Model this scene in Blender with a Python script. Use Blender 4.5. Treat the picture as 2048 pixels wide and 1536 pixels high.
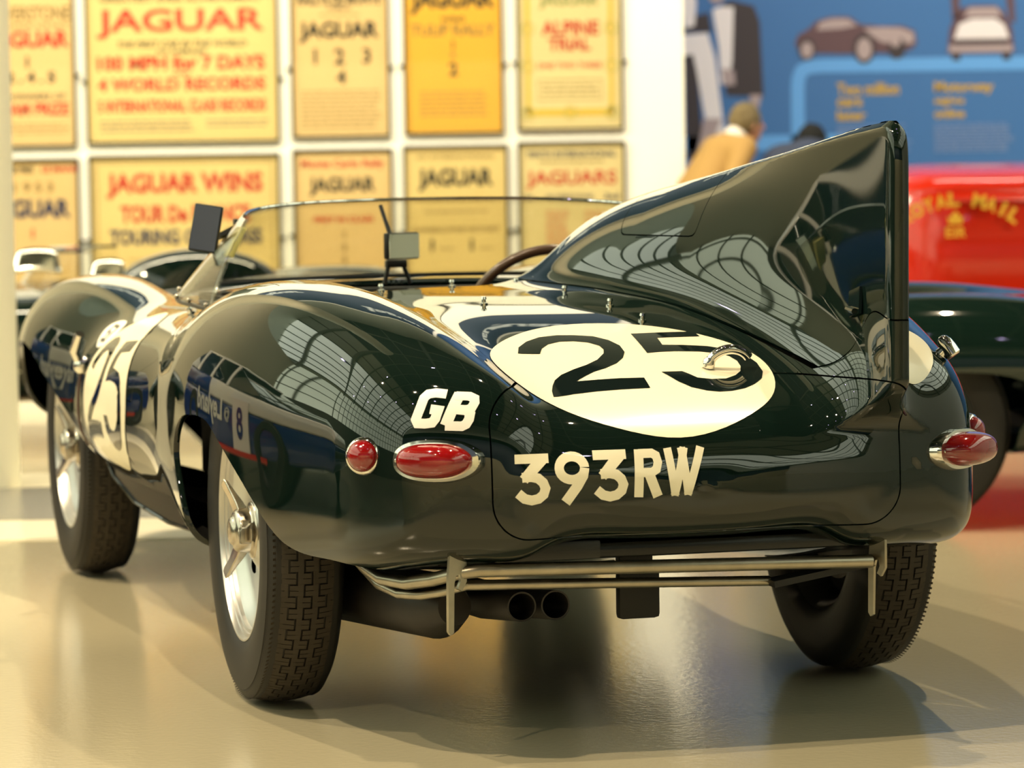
import bpy, bmesh, math, random
import numpy as np
from mathutils import Matrix, Vector, Euler

random.seed(4)
for _o in list(bpy.data.objects):
    bpy.data.objects.remove(_o)
SC = bpy.context.scene
COL = SC.collection
PI = math.pi

# ------------------------------------------------------------ camera
# the hall's axes follow the camera; the car stands turned by CAR_TURN on the floor
CAR_TURN = 0.26964
CAM_AT = (-0.1088, -6.6812, 1.057)
PITCH, ROLL = -0.06523, -0.0153
_f = Vector((0, math.cos(PITCH), math.sin(PITCH)))
_r = Vector((1, 0, 0)); _u = _r.cross(_f)
_r2 = _r * math.cos(ROLL) + _u * math.sin(ROLL)
_u2 = -_r * math.sin(ROLL) + _u * math.cos(ROLL)
_cd = bpy.data.cameras.new('camera')
cam = bpy.data.objects.new('camera', _cd); COL.objects.link(cam)
cam.matrix_world = Matrix(((_r2.x, _u2.x, -_f.x, CAM_AT[0]), (_r2.y, _u2.y, -_f.y, CAM_AT[1]),
                           (_r2.z, _u2.z, -_f.z, CAM_AT[2]), (0, 0, 0, 1)))
_cd.sensor_width = 36; _cd.lens = 114.7
_cd.dof.use_dof = True; _cd.dof.focus_distance = 6.1; _cd.dof.aperture_fstop = 4.6
_cd.clip_end = 200
SC.camera = cam

# ------------------------------------------------------------ world, exposure, lamps
W = bpy.data.worlds.new('world'); SC.world = W; W.use_nodes = True
W.node_tree.nodes['Background'].inputs[0].default_value = (0.75, 0.85, 1.0, 1)
W.node_tree.nodes['Background'].inputs[1].default_value = 0.6
SC.view_settings.view_transform = 'Standard'; SC.view_settings.look = 'None'
SC.view_settings.exposure = 0.35; SC.view_settings.gamma = 1.0
SC.view_settings.use_curve_mapping = False
SC.cycles.use_denoising = True
SC.cycles.max_bounces = 8; SC.cycles.glossy_bounces = 5; SC.cycles.transmission_bounces = 6
SC.cycles.transparent_max_bounces = 12
SC.cycles.sample_clamp_indirect = 6.0
SC.cycles.caustics_reflective = False; SC.cycles.caustics_refractive = False

def aim(o, at):
    o.rotation_euler = (Vector(at) - o.location).to_track_quat('-Z', 'Y').to_euler()
def area(name, loc, at, size, power, col):
    l = bpy.data.lights.new(name, 'AREA'); l.energy = power; l.color = col
    l.shape = 'RECTANGLE'; l.size, l.size_y = size
    o = bpy.data.objects.new(name, l); COL.objects.link(o); o.location = loc; aim(o, at); return o
WARM = (1.0, 0.80, 0.50)
# the gallery's picture lights along the poster wall, one long trough
area('poster_wall_light', (-3.2, 7.6, 5.2), (-3.2, 11.3, 0.9), (9.0, 0.3), 670, (1.0, 0.88, 0.60))
area('south_wall_fill', (0, -13.5, 5.4), (0, -16.8, 1.2), (18.0, 0.3), 900, (1.0, 0.88, 0.62))  # added lamp, brightens the south wall that the mirrors reflect
area('mural_light', (4.2, 10.2, 5.4), (4.2, 13.3, 1.6), (6.0, 0.3), 140, (1.0, 0.92, 0.80))
# ------------------------------------------------------------ materials
MATS = {}
def mat(name, col, rough=0.5, metal=0.0, coat=0.0, ior=1.5, spec=None, emit=None, noise=None, bump=None, trans=0.0):
    if name in MATS: return MATS[name]
    m = bpy.data.materials.new(name); m.use_nodes = True
    nt = m.node_tree; b = nt.nodes['Principled BSDF']
    c = (*col, 1.0)
    b.inputs['Base Color'].default_value = c
    b.inputs['Roughness'].default_value = rough
    b.inputs['Metallic'].default_value = metal
    b.inputs['IOR'].default_value = ior
    b.inputs['Coat Weight'].default_value = coat
    b.inputs['Coat Roughness'].default_value = 0.02
    b.inputs['Transmission Weight'].default_value = trans
    if spec is not None: b.inputs['Specular IOR Level'].default_value = spec
    if emit:
        b.inputs['Emission Color'].default_value = (*emit[0], 1); b.inputs['Emission Strength'].default_value = emit[1]
    if noise:                                   # (scale, amount, rough_amount): wear in the colour itself
        tc = nt.nodes.new('ShaderNodeTexCoord'); n = nt.nodes.new('ShaderNodeTexNoise')
        n.inputs['Scale'].default_value = noise[0]; n.inputs['Detail'].default_value = 5
        nt.links.new(tc.outputs['Object'], n.inputs['Vector'])
        mx = nt.nodes.new('ShaderNodeMix'); mx.data_type = 'RGBA'
        k = noise[1]
        mx.inputs['A'].default_value = (*[v * (1 - k) for v in col], 1)
        mx.inputs['B'].default_value = (*[min(1, v * (1 + k)) for v in col], 1)
        nt.links.new(n.outputs['Fac'], mx.inputs['Factor']); nt.links.new(mx.outputs['Result'], b.inputs['Base Color'])
        if len(noise) > 2:
            mr = nt.nodes.new('ShaderNodeMapRange')
            mr.inputs['To Min'].default_value = max(0, rough - noise[2]); mr.inputs['To Max'].default_value = rough + noise[2]
            nt.links.new(n.outputs['Fac'], mr.inputs['Value']); nt.links.new(mr.outputs['Result'], b.inputs['Roughness'])
    if bump:                                    # (scale, strength)
        tc = nt.nodes.new('ShaderNodeTexCoord'); n = nt.nodes.new('ShaderNodeTexNoise')
        n.inputs['Scale'].default_value = bump[0]; n.inputs['Detail'].default_value = 3
        nt.links.new(tc.outputs['Object'], n.inputs['Vector'])
        bp = nt.nodes.new('ShaderNodeBump'); bp.inputs['Strength'].default_value = bump[1]; bp.inputs['Distance'].default_value = 0.01
        nt.links.new(n.outputs['Fac'], bp.inputs['Height']); nt.links.new(bp.outputs['Normal'], b.inputs['Normal'])
    MATS[name] = m
    return m

def pane_mat(name, tint, gloss_rough=0.02):
    """thin clear sheet: lets light straight through, mirrors at grazing angles"""
    m = bpy.data.materials.new(name); m.use_nodes = True; nt = m.node_tree; nt.nodes.clear()
    out = nt.nodes.new('ShaderNodeOutputMaterial'); mx = nt.nodes.new('ShaderNodeMixShader')
    t = nt.nodes.new('ShaderNodeBsdfTransparent'); t.inputs[0].default_value = (*tint, 1)
    g = nt.nodes.new('ShaderNodeBsdfGlossy'); g.inputs['Roughness'].default_value = gloss_rough
    f = nt.nodes.new('ShaderNodeFresnel'); f.inputs[0].default_value = 1.45
    f.inputs[0].default_value = 1.45
    ge = nt.nodes.new('ShaderNodeNewGeometry'); io = nt.nodes.new('ShaderNodeMapRange')    # same mirror from either face
    io.inputs['To Min'].default_value = 1.45; io.inputs['To Max'].default_value = 1 / 1.45
    nt.links.new(ge.outputs['Backfacing'], io.inputs['Value']); nt.links.new(io.outputs['Result'], f.inputs[0])
    nt.links.new(f.outputs[0], mx.inputs[0]); nt.links.new(t.outputs[0], mx.inputs[1]); nt.links.new(g.outputs[0], mx.inputs[2])
    nt.links.new(mx.outputs[0], out.inputs[0])
    return m

M_GREEN = mat('racing_green_paint', (0.0030, 0.0085, 0.0065), 0.025, ior=1.62)
M_INNER = mat('dark_underside', (0.006, 0.006, 0.006), 0.55)
M_UNDER = mat('black_undertray', (0.004, 0.005, 0.005), 0.25)
M_CREAM = mat('cream_paint', (0.86, 0.80, 0.60), 0.30, coat=0.25)
M_NUMBER = mat('number_green', (0.0035, 0.008, 0.008), 0.04, ior=1.55)
M_RUBBER = mat('tyre_rubber', (0.013, 0.012, 0.0105), 0.55, noise=(9, 0.3), ior=1.45)
M_TREAD = mat('tread_rubber', (0.040, 0.031, 0.021), 0.75, noise=(30, 0.3))
M_ALLOY = mat('wheel_alloy', (0.62, 0.62, 0.60), 0.34, metal=0.9, noise=(14, 0.06))
M_CHROME = mat('chrome', (0.80, 0.78, 0.72), 0.07, metal=1.0)
M_STEEL = mat('worn_steel', (0.42, 0.38, 0.30), 0.33, metal=1.0, noise=(25, 0.3, 0.12))
M_SPIN = mat('worn_hub_plating', (0.55, 0.50, 0.42), 0.22, metal=1.0, noise=(60, 0.35, 0.12))
M_BLACK = mat('black_plastic', (0.006, 0.006, 0.006), 0.35)
M_PIPE = mat('exhaust_black', (0.020, 0.016, 0.013), 0.5, noise=(30, 0.3))
M_LEATHER = mat('strap_leather', (0.05, 0.02, 0.012), 0.55, noise=(40, 0.3))
M_WOOD = mat('wheel_wood', (0.055, 0.028, 0.014), 0.3, coat=0.4)
M_MIRROR = mat('mirror_glass', (0.85, 0.85, 0.82), 0.015, metal=1.0)
M_LENS = mat('red_lens', (0.24, 0.003, 0.004), 0.06, coat=1.0, ior=1.55, noise=(18, 0.35))
M_SCREEN = pane_mat('clear_perspex', (0.93, 0.93, 0.88))
M_GLASS = pane_mat('picture_glass', (0.96, 0.97, 0.96))
# ------------------------------------------------------------ mesh helpers
def link(o, parent=None):
    COL.objects.link(o)
    if parent is not None: o.parent = parent
    return o
def mesh_from(name, V, F, m, parent=None, N=None, smooth=True, mats=None, midx=None):
    me = bpy.data.meshes.new(name)
    V = np.asarray(V, float)
    me.from_pydata(V.tolist(), [], F.tolist() if isinstance(F, np.ndarray) else [list(f) for f in F])
    for mm in (mats or [m]): me.materials.append(mm)
    me.polygons.foreach_set('use_smooth', [smooth] * len(me.polygons))
    if midx is not None: me.polygons.foreach_set('material_index', list(midx))
    if N is not None: me.normals_split_custom_set_from_vertices(np.asarray(N).tolist())
    me.update()
    return link(bpy.data.objects.new(name, me), parent)

class MB:
    """collects simple solids into one mesh"""
    def __init__(s): s.v = []; s.f = []
    def add(s, v, f):
        n = len(s.v); s.v += [tuple(p) for p in v]; s.f += [tuple(i + n for i in q) for q in f]
        return s
    def box(s, c, d, rot=None, bev=0.0):
        bm = bmesh.new(); bmesh.ops.create_cube(bm, size=1)
        for v in bm.verts: v.co = Vector((v.co.x * d[0], v.co.y * d[1], v.co.z * d[2]))
        if bev: bmesh.ops.bevel(bm, geom=bm.edges[:], offset=bev, segments=2, affect='EDGES', profile=0.6)
        R = Euler(rot).to_matrix() if rot is not None else Matrix.Identity(3)
        bm.verts.index_update()
        s.add([R @ v.co + Vector(c) for v in bm.verts], [[v.index for v in f.verts] for f in bm.faces]); bm.free()
        return s
    def tube(s, pts, r, n=12, closed=False, caps=True):
        P = [Vector(p) for p in pts]; k = len(P)
        rr = r if isinstance(r, (list, tuple)) else [r] * k
        T = []
        for i in range(k):
            a = P[(i - 1) % k] if (i > 0 or closed) else P[i]; b = P[(i + 1) % k] if (i < k - 1 or closed) else P[i]
            T.append((b - a).normalized())
        up = Vector((0, 0, 1)) if abs(T[0].z) < 0.9 else Vector((1, 0, 0))
        nrm = (up - T[0] * up.dot(T[0])).normalized()
        v = []
        for i in range(k):
            nrm = (nrm - T[i] * nrm.dot(T[i])).normalized(); bn = T[i].cross(nrm)
            for j in range(n):
                a = 2 * PI * j / n
                v.append(P[i] + (nrm * math.cos(a) + bn * math.sin(a)) * rr[i])
        f = []
        for i in range(k if closed else k - 1):
            for j in range(n):
                a, b = i * n + j, i * n + (j + 1) % n; c = ((i + 1) % k) * n
                f.append((a, b, c + (j + 1) % n, c + j))
        if caps and not closed: f.append(tuple(range(n))[::-1]); f.append(tuple(range((k - 1) * n, k * n)))
        return s.add(v, f)
    def lathe(s, prof, n=48, axis='X', c=(0, 0, 0), M=None):
        """prof: (along axis, radius)"""
        v = []; f = []
        for a, r in prof:
            for j in range(n):
                t = 2 * PI * j / n; p = (a, r * math.cos(t), r * math.sin(t))
                if axis == 'Z': p = (p[1], p[2], p[0])
                if axis == 'Y': p = (p[2], p[0], p[1])
                p = Vector(p)
                if M is not None: p = M @ p
                v.append(p + Vector(c))
        for i in range(len(prof) - 1):
            for j in range(n):
                f.append((i * n + j, i * n + (j + 1) % n, (i + 1) * n + (j + 1) % n, (i + 1) * n + j))
        return s.add(v, f)
    def prism(s, poly, c, u, v, depth):
        """flat outline in the plane (u, v) through c, given thickness along u x v"""
        u, v, c = Vector(u), Vector(v), Vector(c); n = u.cross(v).normalized()
        k = len(poly)
        P = [c + u * a + v * b for a, b in poly]
        return s.add([p + n * depth / 2 for p in P] + [p - n * depth / 2 for p in P],
                     [tuple(range(k)), tuple(range(2 * k - 1, k - 1, -1))] + [(i, k + i, k + (i + 1) % k, (i + 1) % k) for i in range(k)])
    def ball(s, c, r, seg=16, rings=10, sc=(1, 1, 1), M=None):
        v = []; f = []
        for i in range(rings + 1):
            for j in range(seg):
                a, b = PI * i / rings, 2 * PI * j / seg
                p = Vector((math.sin(a) * math.cos(b) * sc[0], math.sin(a) * math.sin(b) * sc[1], math.cos(a) * sc[2])) * r
                if M is not None: p = M @ p
                v.append(p + Vector(c))
        for i in range(rings):
            for j in range(seg):
                f.append((i * seg + j, i * seg + (j + 1) % seg, (i + 1) * seg + (j + 1) % seg, (i + 1) * seg + j)[::-1])
        return s.add(v, f)
    def build(s, name, m, parent=None, smooth=None, loc=None):
        me = bpy.data.meshes.new(name); me.from_pydata(s.v, [], s.f); me.materials.append(m)
        bm = bmesh.new(); bm.from_mesh(me)
        bmesh.ops.remove_doubles(bm, verts=bm.verts, dist=1e-6)
        bmesh.ops.recalc_face_normals(bm, faces=bm.faces); bm.to_mesh(me); bm.free()
        if smooth is None: smooth = True
        me.polygons.foreach_set('use_smooth', [bool(smooth)] * len(me.polygons))
        if smooth: me.set_sharp_from_angle(angle=math.radians(40))
        o = link(bpy.data.objects.new(name, me), parent)
        if loc is not None: o.location = loc
        return o

def thing(name, label, cat, loc=(0, 0, 0), rotz=0.0, group=None):
    o = bpy.data.objects.new(name, None); COL.objects.link(o); o.location = loc; o.rotation_euler = (0, 0, rotz)
    o.empty_display_size = 0.2
    return tag(o, label, cat, group)
def tag(o, label, cat, group=None):
    o['label'] = label; o['category'] = cat
    if group: o['group'] = group
    return o
def structure(o): o['kind'] = 'structure'; return o
def copy_tree(o, parent=None):
    c = o.copy(); COL.objects.link(c)
    if parent is not None: c.parent = parent
    for ch in o.children: copy_tree(ch, c)
    return c

# ---- lettering: outlines of the built-in face, laid flat as a thin mesh
_TXT = {}; _ASP = {}
def glyphs(s, bold=0.0):
    key = (s, bold)
    if key not in _TXT:
        cu = bpy.data.curves.new('t', 'FONT'); cu.body = s; cu.size = 1; cu.resolution_u = 3; cu.offset = bold
        ob = bpy.data.objects.new('t', cu); COL.objects.link(ob)
        me = ob.to_mesh(); v = np.array([tuple(p.co) for p in me.vertices]); f = [tuple(p.vertices) for p in me.polygons]
        ob.to_mesh_clear(); bpy.data.objects.remove(ob); bpy.data.curves.remove(cu)
        lo, hi = v.min(0), v.max(0)
        _TXT[key] = ((v - lo) / np.maximum(hi - lo, 1e-6), f)
        _ASP[key] = (hi - lo)[0] / max((hi - lo)[1], 1e-6)
    return _TXT[key]
def text_into(mb, s, x0, x1, z0, z1, bold=0.02, shear=0.0, serif=False):
    """lettering filling the box x0..x1, z0..z1 of the plane y = 0, facing -y"""
    v, f = glyphs(s, bold)
    if len(s) == 1:
        w = min(x1 - x0, _ASP[(s, bold)] * (z1 - z0)); c = (x0 + x1) / 2; x0, x1 = c - w / 2, c + w / 2
    mb.add([(x0 + a * (x1 - x0) + shear * b * (z1 - z0), 0, z0 + b * (z1 - z0)) for a, b, _ in v], f)
# ------------------------------------------------------------ body surface as a field
def curve(xs, ys):
    """smooth monotone-ish cubic through stations"""
    xs = np.array(xs, float); ys = np.array(ys, float)
    h = np.diff(xs); dl = np.diff(ys) / h
    m = np.zeros_like(ys)
    m[1:-1] = (dl[:-1] * h[1:] + dl[1:] * h[:-1]) / (h[:-1] + h[1:])
    m[0], m[-1] = dl[0], dl[-1]
    def f(t):
        t = np.clip(t, xs[0], xs[-1])
        i = np.clip(np.searchsorted(xs, t) - 1, 0, len(h) - 1)
        s = (t - xs[i]) / h[i]
        s2, s3 = s * s, s * s * s
        return ((2 * s3 - 3 * s2 + 1) * ys[i] + (s3 - 2 * s2 + s) * h[i] * m[i]
                + (3 * s2 - 2 * s3) * ys[i + 1] + (s3 - s2) * h[i] * m[i + 1])
    return f

class Tube:
    def __init__(s, ys, xc, w, zt, zb, zc, n=2.2, nb=None):
        s.f = [curve(ys, v) for v in (xc, w, zt, zb, zc)]
        s.n, s.nb = n, nb or n
        s.y0, s.y1 = ys[0], ys[-1]
    def k0(s, x, y, z):
        xc, w, zt, zb, zc = [g(y) for g in s.f]
        up = z > zc
        hh = np.where(up, zt - zc, zc - zb)
        n = s.n if s.n == s.nb else np.where(up, s.n, s.nb)
        u = np.abs(x - xc) / w; v = np.abs(z - zc) / hh
        a = u ** n + v ** n + 1e-9
        k = a ** (1 / n)
        gx = (u / k) ** (n - 1) / w; gz = (v / k) ** (n - 1) / hh
        return k, gx, gz
    def __call__(s, x, y, z):
        e = 1e-3
        k, gx, gz = s.k0(x, y, z)
        gy = (s.k0(x, y + e, z)[0] - k) / e
        d = (k - 1) / np.sqrt(gx * gx + gy * gy + gz * gz + 1e-6)
        return smax(d, np.maximum(s.y0 - y, y - s.y1), .06)

def smin(a, b, k):
    h = np.maximum(k - np.abs(a - b), 0) / k
    return np.minimum(a, b) - h * h * h * k / 6
def smax(a, b, k): return -smin(-a, -b, k)

fuselage = Tube([-1.0, -.8, -.6, -.4, -.2, .1, .5, .9, 1.3, 1.55, 1.8, 2.3, 2.7, 3.0, 3.15],
    [0] * 15,
    [.45, .48, .52, .55, .58, .61, .68, .735, .77, .775, .735, .58, .46, .34, .25],
    [.555, .615, .675, .728, .765, .79, .803, .806, .80, .792, .78, .73, .66, .57, .50],
    [.395, .385, .36, .32, .28, .235, .21, .20, .20, .20, .23, .31, .34, .37, .40],
    [.48, .49, .50, .51, .52, .52, .52, .52, .50, .49, .48, .47, .46, .45, .45], 2.8, 2.3)
rear_f = Tube([-1.0, -.8, -.6, -.3, 0, .3, .6, .85, 1.1],
    [.42, .44, .465, .500, .524, .539, .55, .57, .59],
    [.135, .155, .173, .200, .215, .209, .175, .11, .05],
    [.60, .685, .752, .812, .838, .83, .775, .70, .6],
    [.37, .36, .325, .285, .27, .27, .32, .36, .42],
    [.50, .51, .51, .505, .51, .52, .53, .52, .5], 2.5, 5.0)
front_f = Tube([1.2, 1.45, 1.7, 2.0, 2.3, 2.6, 2.85, 3.0, 3.1],
    [.60, .60, .605, .615, .615, .60, .575, .55, .53],
    [.04, .08, .135, .20, .22, .205, .16, .11, .05],
    [.60, .66, .74, .79, .798, .76, .69, .62, .55],
    [.44, .40, .34, .30, .30, .35, .38, .40, .43],
    [.50, .52, .53, .53, .53, .52, .51, .50, .49], 2.4)
XF = .35
fairing = Tube([-1.3, -.95, -.7, -.4, -.1, .2, .5, .62, .7],
    [XF] * 9,
    [.012, .012, .022, .065, .13, .20, .265, .27, .23],
    [1.15, 1.122, 1.105, 1.078, 1.053, 1.030, .995, .97, .93],
    [.54, .54, .54, .54, .5, .5, .5, .5, .5],
    [.62, .63, .66, .70, .72, .74, .74, .74, .74], 1.75)

crest = curve([-1.2, -.98, -.7, -.4, -.1, .1, .3], [1.145, 1.127, 1.106, 1.078, 1.045, 1.01, .96])
def base_d(x, y, z):
    ax = np.abs(x) * (1 + .025 * (x > 0) * np.clip(1 - y, 0, 1))
    d = smin(fuselage(ax, y, z), rear_f(ax, y, z), .16)
    d = smin(d, front_f(ax, y, z), .10)
    yend = -.885 + .11 * (ax / .6) ** 3 + .45 * (z - .46) ** 2
    return smax(d, yend - y, .15)
def fin_rear(z): return -.957 - .02 * (z - .8) + 0.62 * np.clip((.668 - z) / .2, 0, 1.0) ** 1.5
def fin_d(x, y, z):
    df = smax(fairing(x, y, z), y - .57, .05)
    ye = fin_rear(z)
    pl = smax(z - crest(y), ye - y, .10)
    pl = smax(np.maximum(pl, .50 - z), np.abs(x - XF) - .0125, .016)
    pl = np.maximum(pl, y - .3)
    df = smax(df, ye + .017 - y, .03)
    return smin(df, pl, .05)
def body_d(x, y, z):
    return smin(base_d(x, y, z), fin_d(x, y, z), .15)

def gradient(f, P, e=5e-4):
    g = np.stack([f(P[:, 0] + e, P[:, 1], P[:, 2]) - f(P[:, 0] - e, P[:, 1], P[:, 2]),
                  f(P[:, 0], P[:, 1] + e, P[:, 2]) - f(P[:, 0], P[:, 1] - e, P[:, 2]),
                  f(P[:, 0], P[:, 1], P[:, 2] + e) - f(P[:, 0], P[:, 1], P[:, 2] - e)], 1) / (2 * e)
    return g

def project(f, P, it=4):
    P = P.copy()
    for _ in range(it):
        d = f(P[:, 0], P[:, 1], P[:, 2]); g = gradient(f, P)
        st = d / np.maximum((g * g).sum(1), .05)
        P -= g * np.clip(st, -.02, .02)[:, None]
    return P

def surface_nets(f, lo, hi, h):
    m = 4
    n = [int(math.ceil((b - a) / h / m)) * m + 1 for a, b in zip(lo, hi)]
    ax = [a + h * np.arange(k) for a, k in zip(lo, n)]
    nx, ny, nz = n
    cx = [a[m // 2::m] for a in ax]                    # centres of coarse blocks
    G = np.meshgrid(*cx, indexing='ij')
    Dc = f(*[g.ravel() for g in G]).reshape(G[0].shape)
    up = np.ones((nx, ny, nz), np.float64)
    rep = Dc.repeat(m, 0).repeat(m, 1).repeat(m, 2)
    up[:-1, :-1, :-1] = rep
    up[-1] = up[-2]; up[:, -1] = up[:, -2]; up[:, :, -1] = up[:, :, -2]
    near = np.abs(up) < h * m * 1.6 + .01
    i, j, k = np.nonzero(near)
    D = up
    for s in range(0, len(i), 400000):
        q = slice(s, s + 400000)
        D[i[q], j[q], k[q]] = f(ax[0][i[q]], ax[1][j[q]], ax[2][k[q]])
    S = D < 0
    c = np.zeros((nx - 1, ny - 1, nz - 1), np.int8)
    for i in (0, 1):
        for j in (0, 1):
            for k in (0, 1):
                c += S[i:nx - 1 + i, j:ny - 1 + j, k:nz - 1 + k]
    act = (c > 0) & (c < 8)
    idx = -np.ones(act.shape, np.int64); idx[act] = np.arange(act.sum())
    I, J, K = np.nonzero(act)
    V = np.stack([ax[0][I], ax[1][J], ax[2][K]], 1) + h / 2
    Q = []
    # x edges
    e = S[:-1, 1:-1, 1:-1] != S[1:, 1:-1, 1:-1]; i, j, k = np.nonzero(e); j += 1; k += 1
    q = np.stack([idx[i, j-1, k-1], idx[i, j, k-1], idx[i, j, k], idx[i, j-1, k]], 1)
    fl = ~S[i, j, k]; q[fl] = q[fl][:, ::-1]; Q.append(q)
    e = S[1:-1, :-1, 1:-1] != S[1:-1, 1:, 1:-1]; i, j, k = np.nonzero(e); i += 1; k += 1
    q = np.stack([idx[i-1, j, k-1], idx[i-1, j, k], idx[i, j, k], idx[i, j, k-1]], 1)
    fl = ~S[i, j, k]; q[fl] = q[fl][:, ::-1]; Q.append(q)
    e = S[1:-1, 1:-1, :-1] != S[1:-1, 1:-1, 1:]; i, j, k = np.nonzero(e); i += 1; j += 1
    q = np.stack([idx[i-1, j-1, k], idx[i, j-1, k], idx[i, j, k], idx[i-1, j, k]], 1)
    fl = ~S[i, j, k]; q[fl] = q[fl][:, ::-1]; Q.append(q)
    return V, np.concatenate(Q)
# ------------------------------------------------------------ cutting panels out of the body surface
def tris(Q): return np.concatenate([Q[:, [0, 1, 2]], Q[:, [0, 2, 3]]])
def clip(V, T, g, f):
    """keep g > 0; the new edge runs along g = 0 on the surface f = 0"""
    s = g(V); ins = s > 0; c = ins[T].sum(1)
    keep = T[c == 3]; out = [keep]
    newV = []; n0 = len(V)
    def cut(a, b):
        key = np.stack([np.minimum(a, b), np.maximum(a, b)], 1)
        return key
    blocks = []
    for want in (1, 2):
        X = T[c == want]
        if not len(X): continue
        m = ins[X] if want == 1 else ~ins[X]
        k = m.argmax(1); r = np.arange(len(X))
        a, b, d = X[r, k], X[r, (k + 1) % 3], X[r, (k + 2) % 3]
        blocks.append((want, a, b, d))
    if blocks:
        keys = np.concatenate([cut(x[1], x[2]) for x in blocks] + [cut(x[1], x[3]) for x in blocks])
        U, inv = np.unique(keys, axis=0, return_inverse=True); inv = inv.ravel()
        A, B = V[U[:, 0]], V[U[:, 1]]; sa, sb = s[U[:, 0]], s[U[:, 1]]
        lo, hi = np.zeros(len(U)), np.ones(len(U)); flo = sa.copy()
        t = sa / (sa - sb)
        for _ in range(5):
            P = A + (B - A) * t[:, None]
            if f is not None: P = project(f, P, 1)
            gv = g(P); same = (gv > 0) == (flo > 0)
            lo = np.where(same, t, lo); flo = np.where(same, gv, flo); hi = np.where(same, hi, t)
            t = 0.5 * (lo + hi) if _ % 2 else np.where(same, 0.5 * (t + hi), 0.5 * (lo + t))
        P = A + (B - A) * t[:, None]
        if f is not None: P = project(f, P, 2)
        off = 0; offs = []
        n1 = sum(len(x[1]) for x in blocks); i1 = inv[:n1] + n0; i2 = inv[n1:] + n0
        for want, a, b, d in blocks:
            e1, e2 = i1[off:off + len(a)], i2[off:off + len(a)]; off += len(a)
            if want == 1: out.append(np.stack([a, e1, e2], 1))
            else: out.append(np.stack([e1, b, d], 1)); out.append(np.stack([e1, d, e2], 1))
        V = np.concatenate([V, P])
    T = np.concatenate(out)
    T = T[(T[:, 0] != T[:, 1]) & (T[:, 1] != T[:, 2]) & (T[:, 0] != T[:, 2])]
    used = np.unique(T); mp = -np.ones(len(V), int); mp[used] = np.arange(len(used))
    return V[used], mp[T]
def panel(name, V, T, f, m, parent, rim=0.012, label=None):
    """a skin panel with a turned-in edge all round"""
    N = gradient(f, V); N /= np.maximum(np.linalg.norm(N, axis=1), 1e-9)[:, None]
    E = np.concatenate([T[:, [0, 1]], T[:, [1, 2]], T[:, [2, 0]]])
    key = np.sort(E, 1); U, inv, cnt = np.unique(key, axis=0, return_inverse=True, return_counts=True)
    B = E[cnt[inv.ravel()] == 1]
    VV, NN, TT = [V], [N], [T]; mi = [np.zeros(len(T), int)]
    if rim and len(B):
        a, b = B[:, 0], B[:, 1]; n = len(V); k = len(B)
        side = np.cross(V[b] - V[a], N[a]); side /= np.maximum(np.linalg.norm(side, axis=1), 1e-9)[:, None]
        VV += [V[a], V[b], V[a] - N[a] * rim, V[b] - N[b] * rim]
        n1 = (side + N[a] * .4); n2 = (side + N[b] * .4)
        NN += [n1 / np.linalg.norm(n1, axis=1)[:, None], n2 / np.linalg.norm(n2, axis=1)[:, None], side, side]
        i = np.arange(k)
        TT += [np.stack([n + k + i, n + i, n + 2 * k + i], 1), np.stack([n + k + i, n + 2 * k + i, n + 3 * k + i], 1)]
    o = mesh_from(name, np.concatenate(VV), np.concatenate(TT), m, parent, np.concatenate(NN))
    if label: o['label'] = label
    return o

# ---- flat paint laid on the skin
def drape(P, n, f, off):
    """carry points along -n down to the surface"""
    n = np.asarray(n, float); n = n / np.linalg.norm(n)
    P = P + n * 0.12
    for _ in range(60):
        d = f(P[:, 0], P[:, 1], P[:, 2])
        P = P - n * np.clip(d * 0.8, -.02, .03)[:, None]
    G = gradient(f, P); G /= np.linalg.norm(G, axis=1)[:, None]
    return P + G * off, G
def frame(c, u, v):
    c, u, v = np.array(c, float), np.array(u, float), np.array(v, float)
    u /= np.linalg.norm(u); v = v - u * (v @ u); v /= np.linalg.norm(v)
    return c, u, v, np.cross(u, v)
def decal(name, polys, fr, f, m, parent, off=0.001, cell=0.012, clip_y=None):
    """polys: filled outlines in the frame's plane"""
    from mathutils.geometry import tessellate_polygon
    bm = bmesh.new()
    for pi, poly in enumerate(polys):
        vs = [bm.verts.new((a, b, pi * .00012)) for a, b in poly]
        for t in tessellate_polygon([[Vector((a, b, 0)) for a, b in poly]]):
            try: bm.faces.new([vs[i] for i in t])
            except ValueError: pass
    xs = [v.co.x for v in bm.verts]; ys = [v.co.y for v in bm.verts]
    for ax, lo, hi in ((0, min(xs), max(xs)), (1, min(ys), max(ys))):
        t = lo + cell
        while t < hi:
            co = Vector((t, 0, 0)) if ax == 0 else Vector((0, t, 0)); no = Vector((1, 0, 0)) if ax == 0 else Vector((0, 1, 0))
            bmesh.ops.bisect_plane(bm, geom=bm.verts[:] + bm.edges[:] + bm.faces[:], plane_co=co, plane_no=no, dist=1e-6)
            t += cell
    bm.verts.index_update()
    ab = np.array([(v.co.x, v.co.y) for v in bm.verts]); lift = np.array([v.co.z for v in bm.verts])[:, None]; F = [[v.index for v in q.verts] for q in bm.faces]; bm.free()
    c, u, v, n = fr
    P, G = drape(c + ab[:, :1] * u + ab[:, 1:] * v, n, f, off)
    P = P + G * lift
    F2 = []
    for q in F:
        a, b, d = P[q[0]], P[q[1]], P[q[2]]
        F2.append(q if np.cross(b - a, d - a) @ G[q[0]] > 0 else q[::-1])
    return mesh_from(name, P, F2, m, parent, G)
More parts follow.
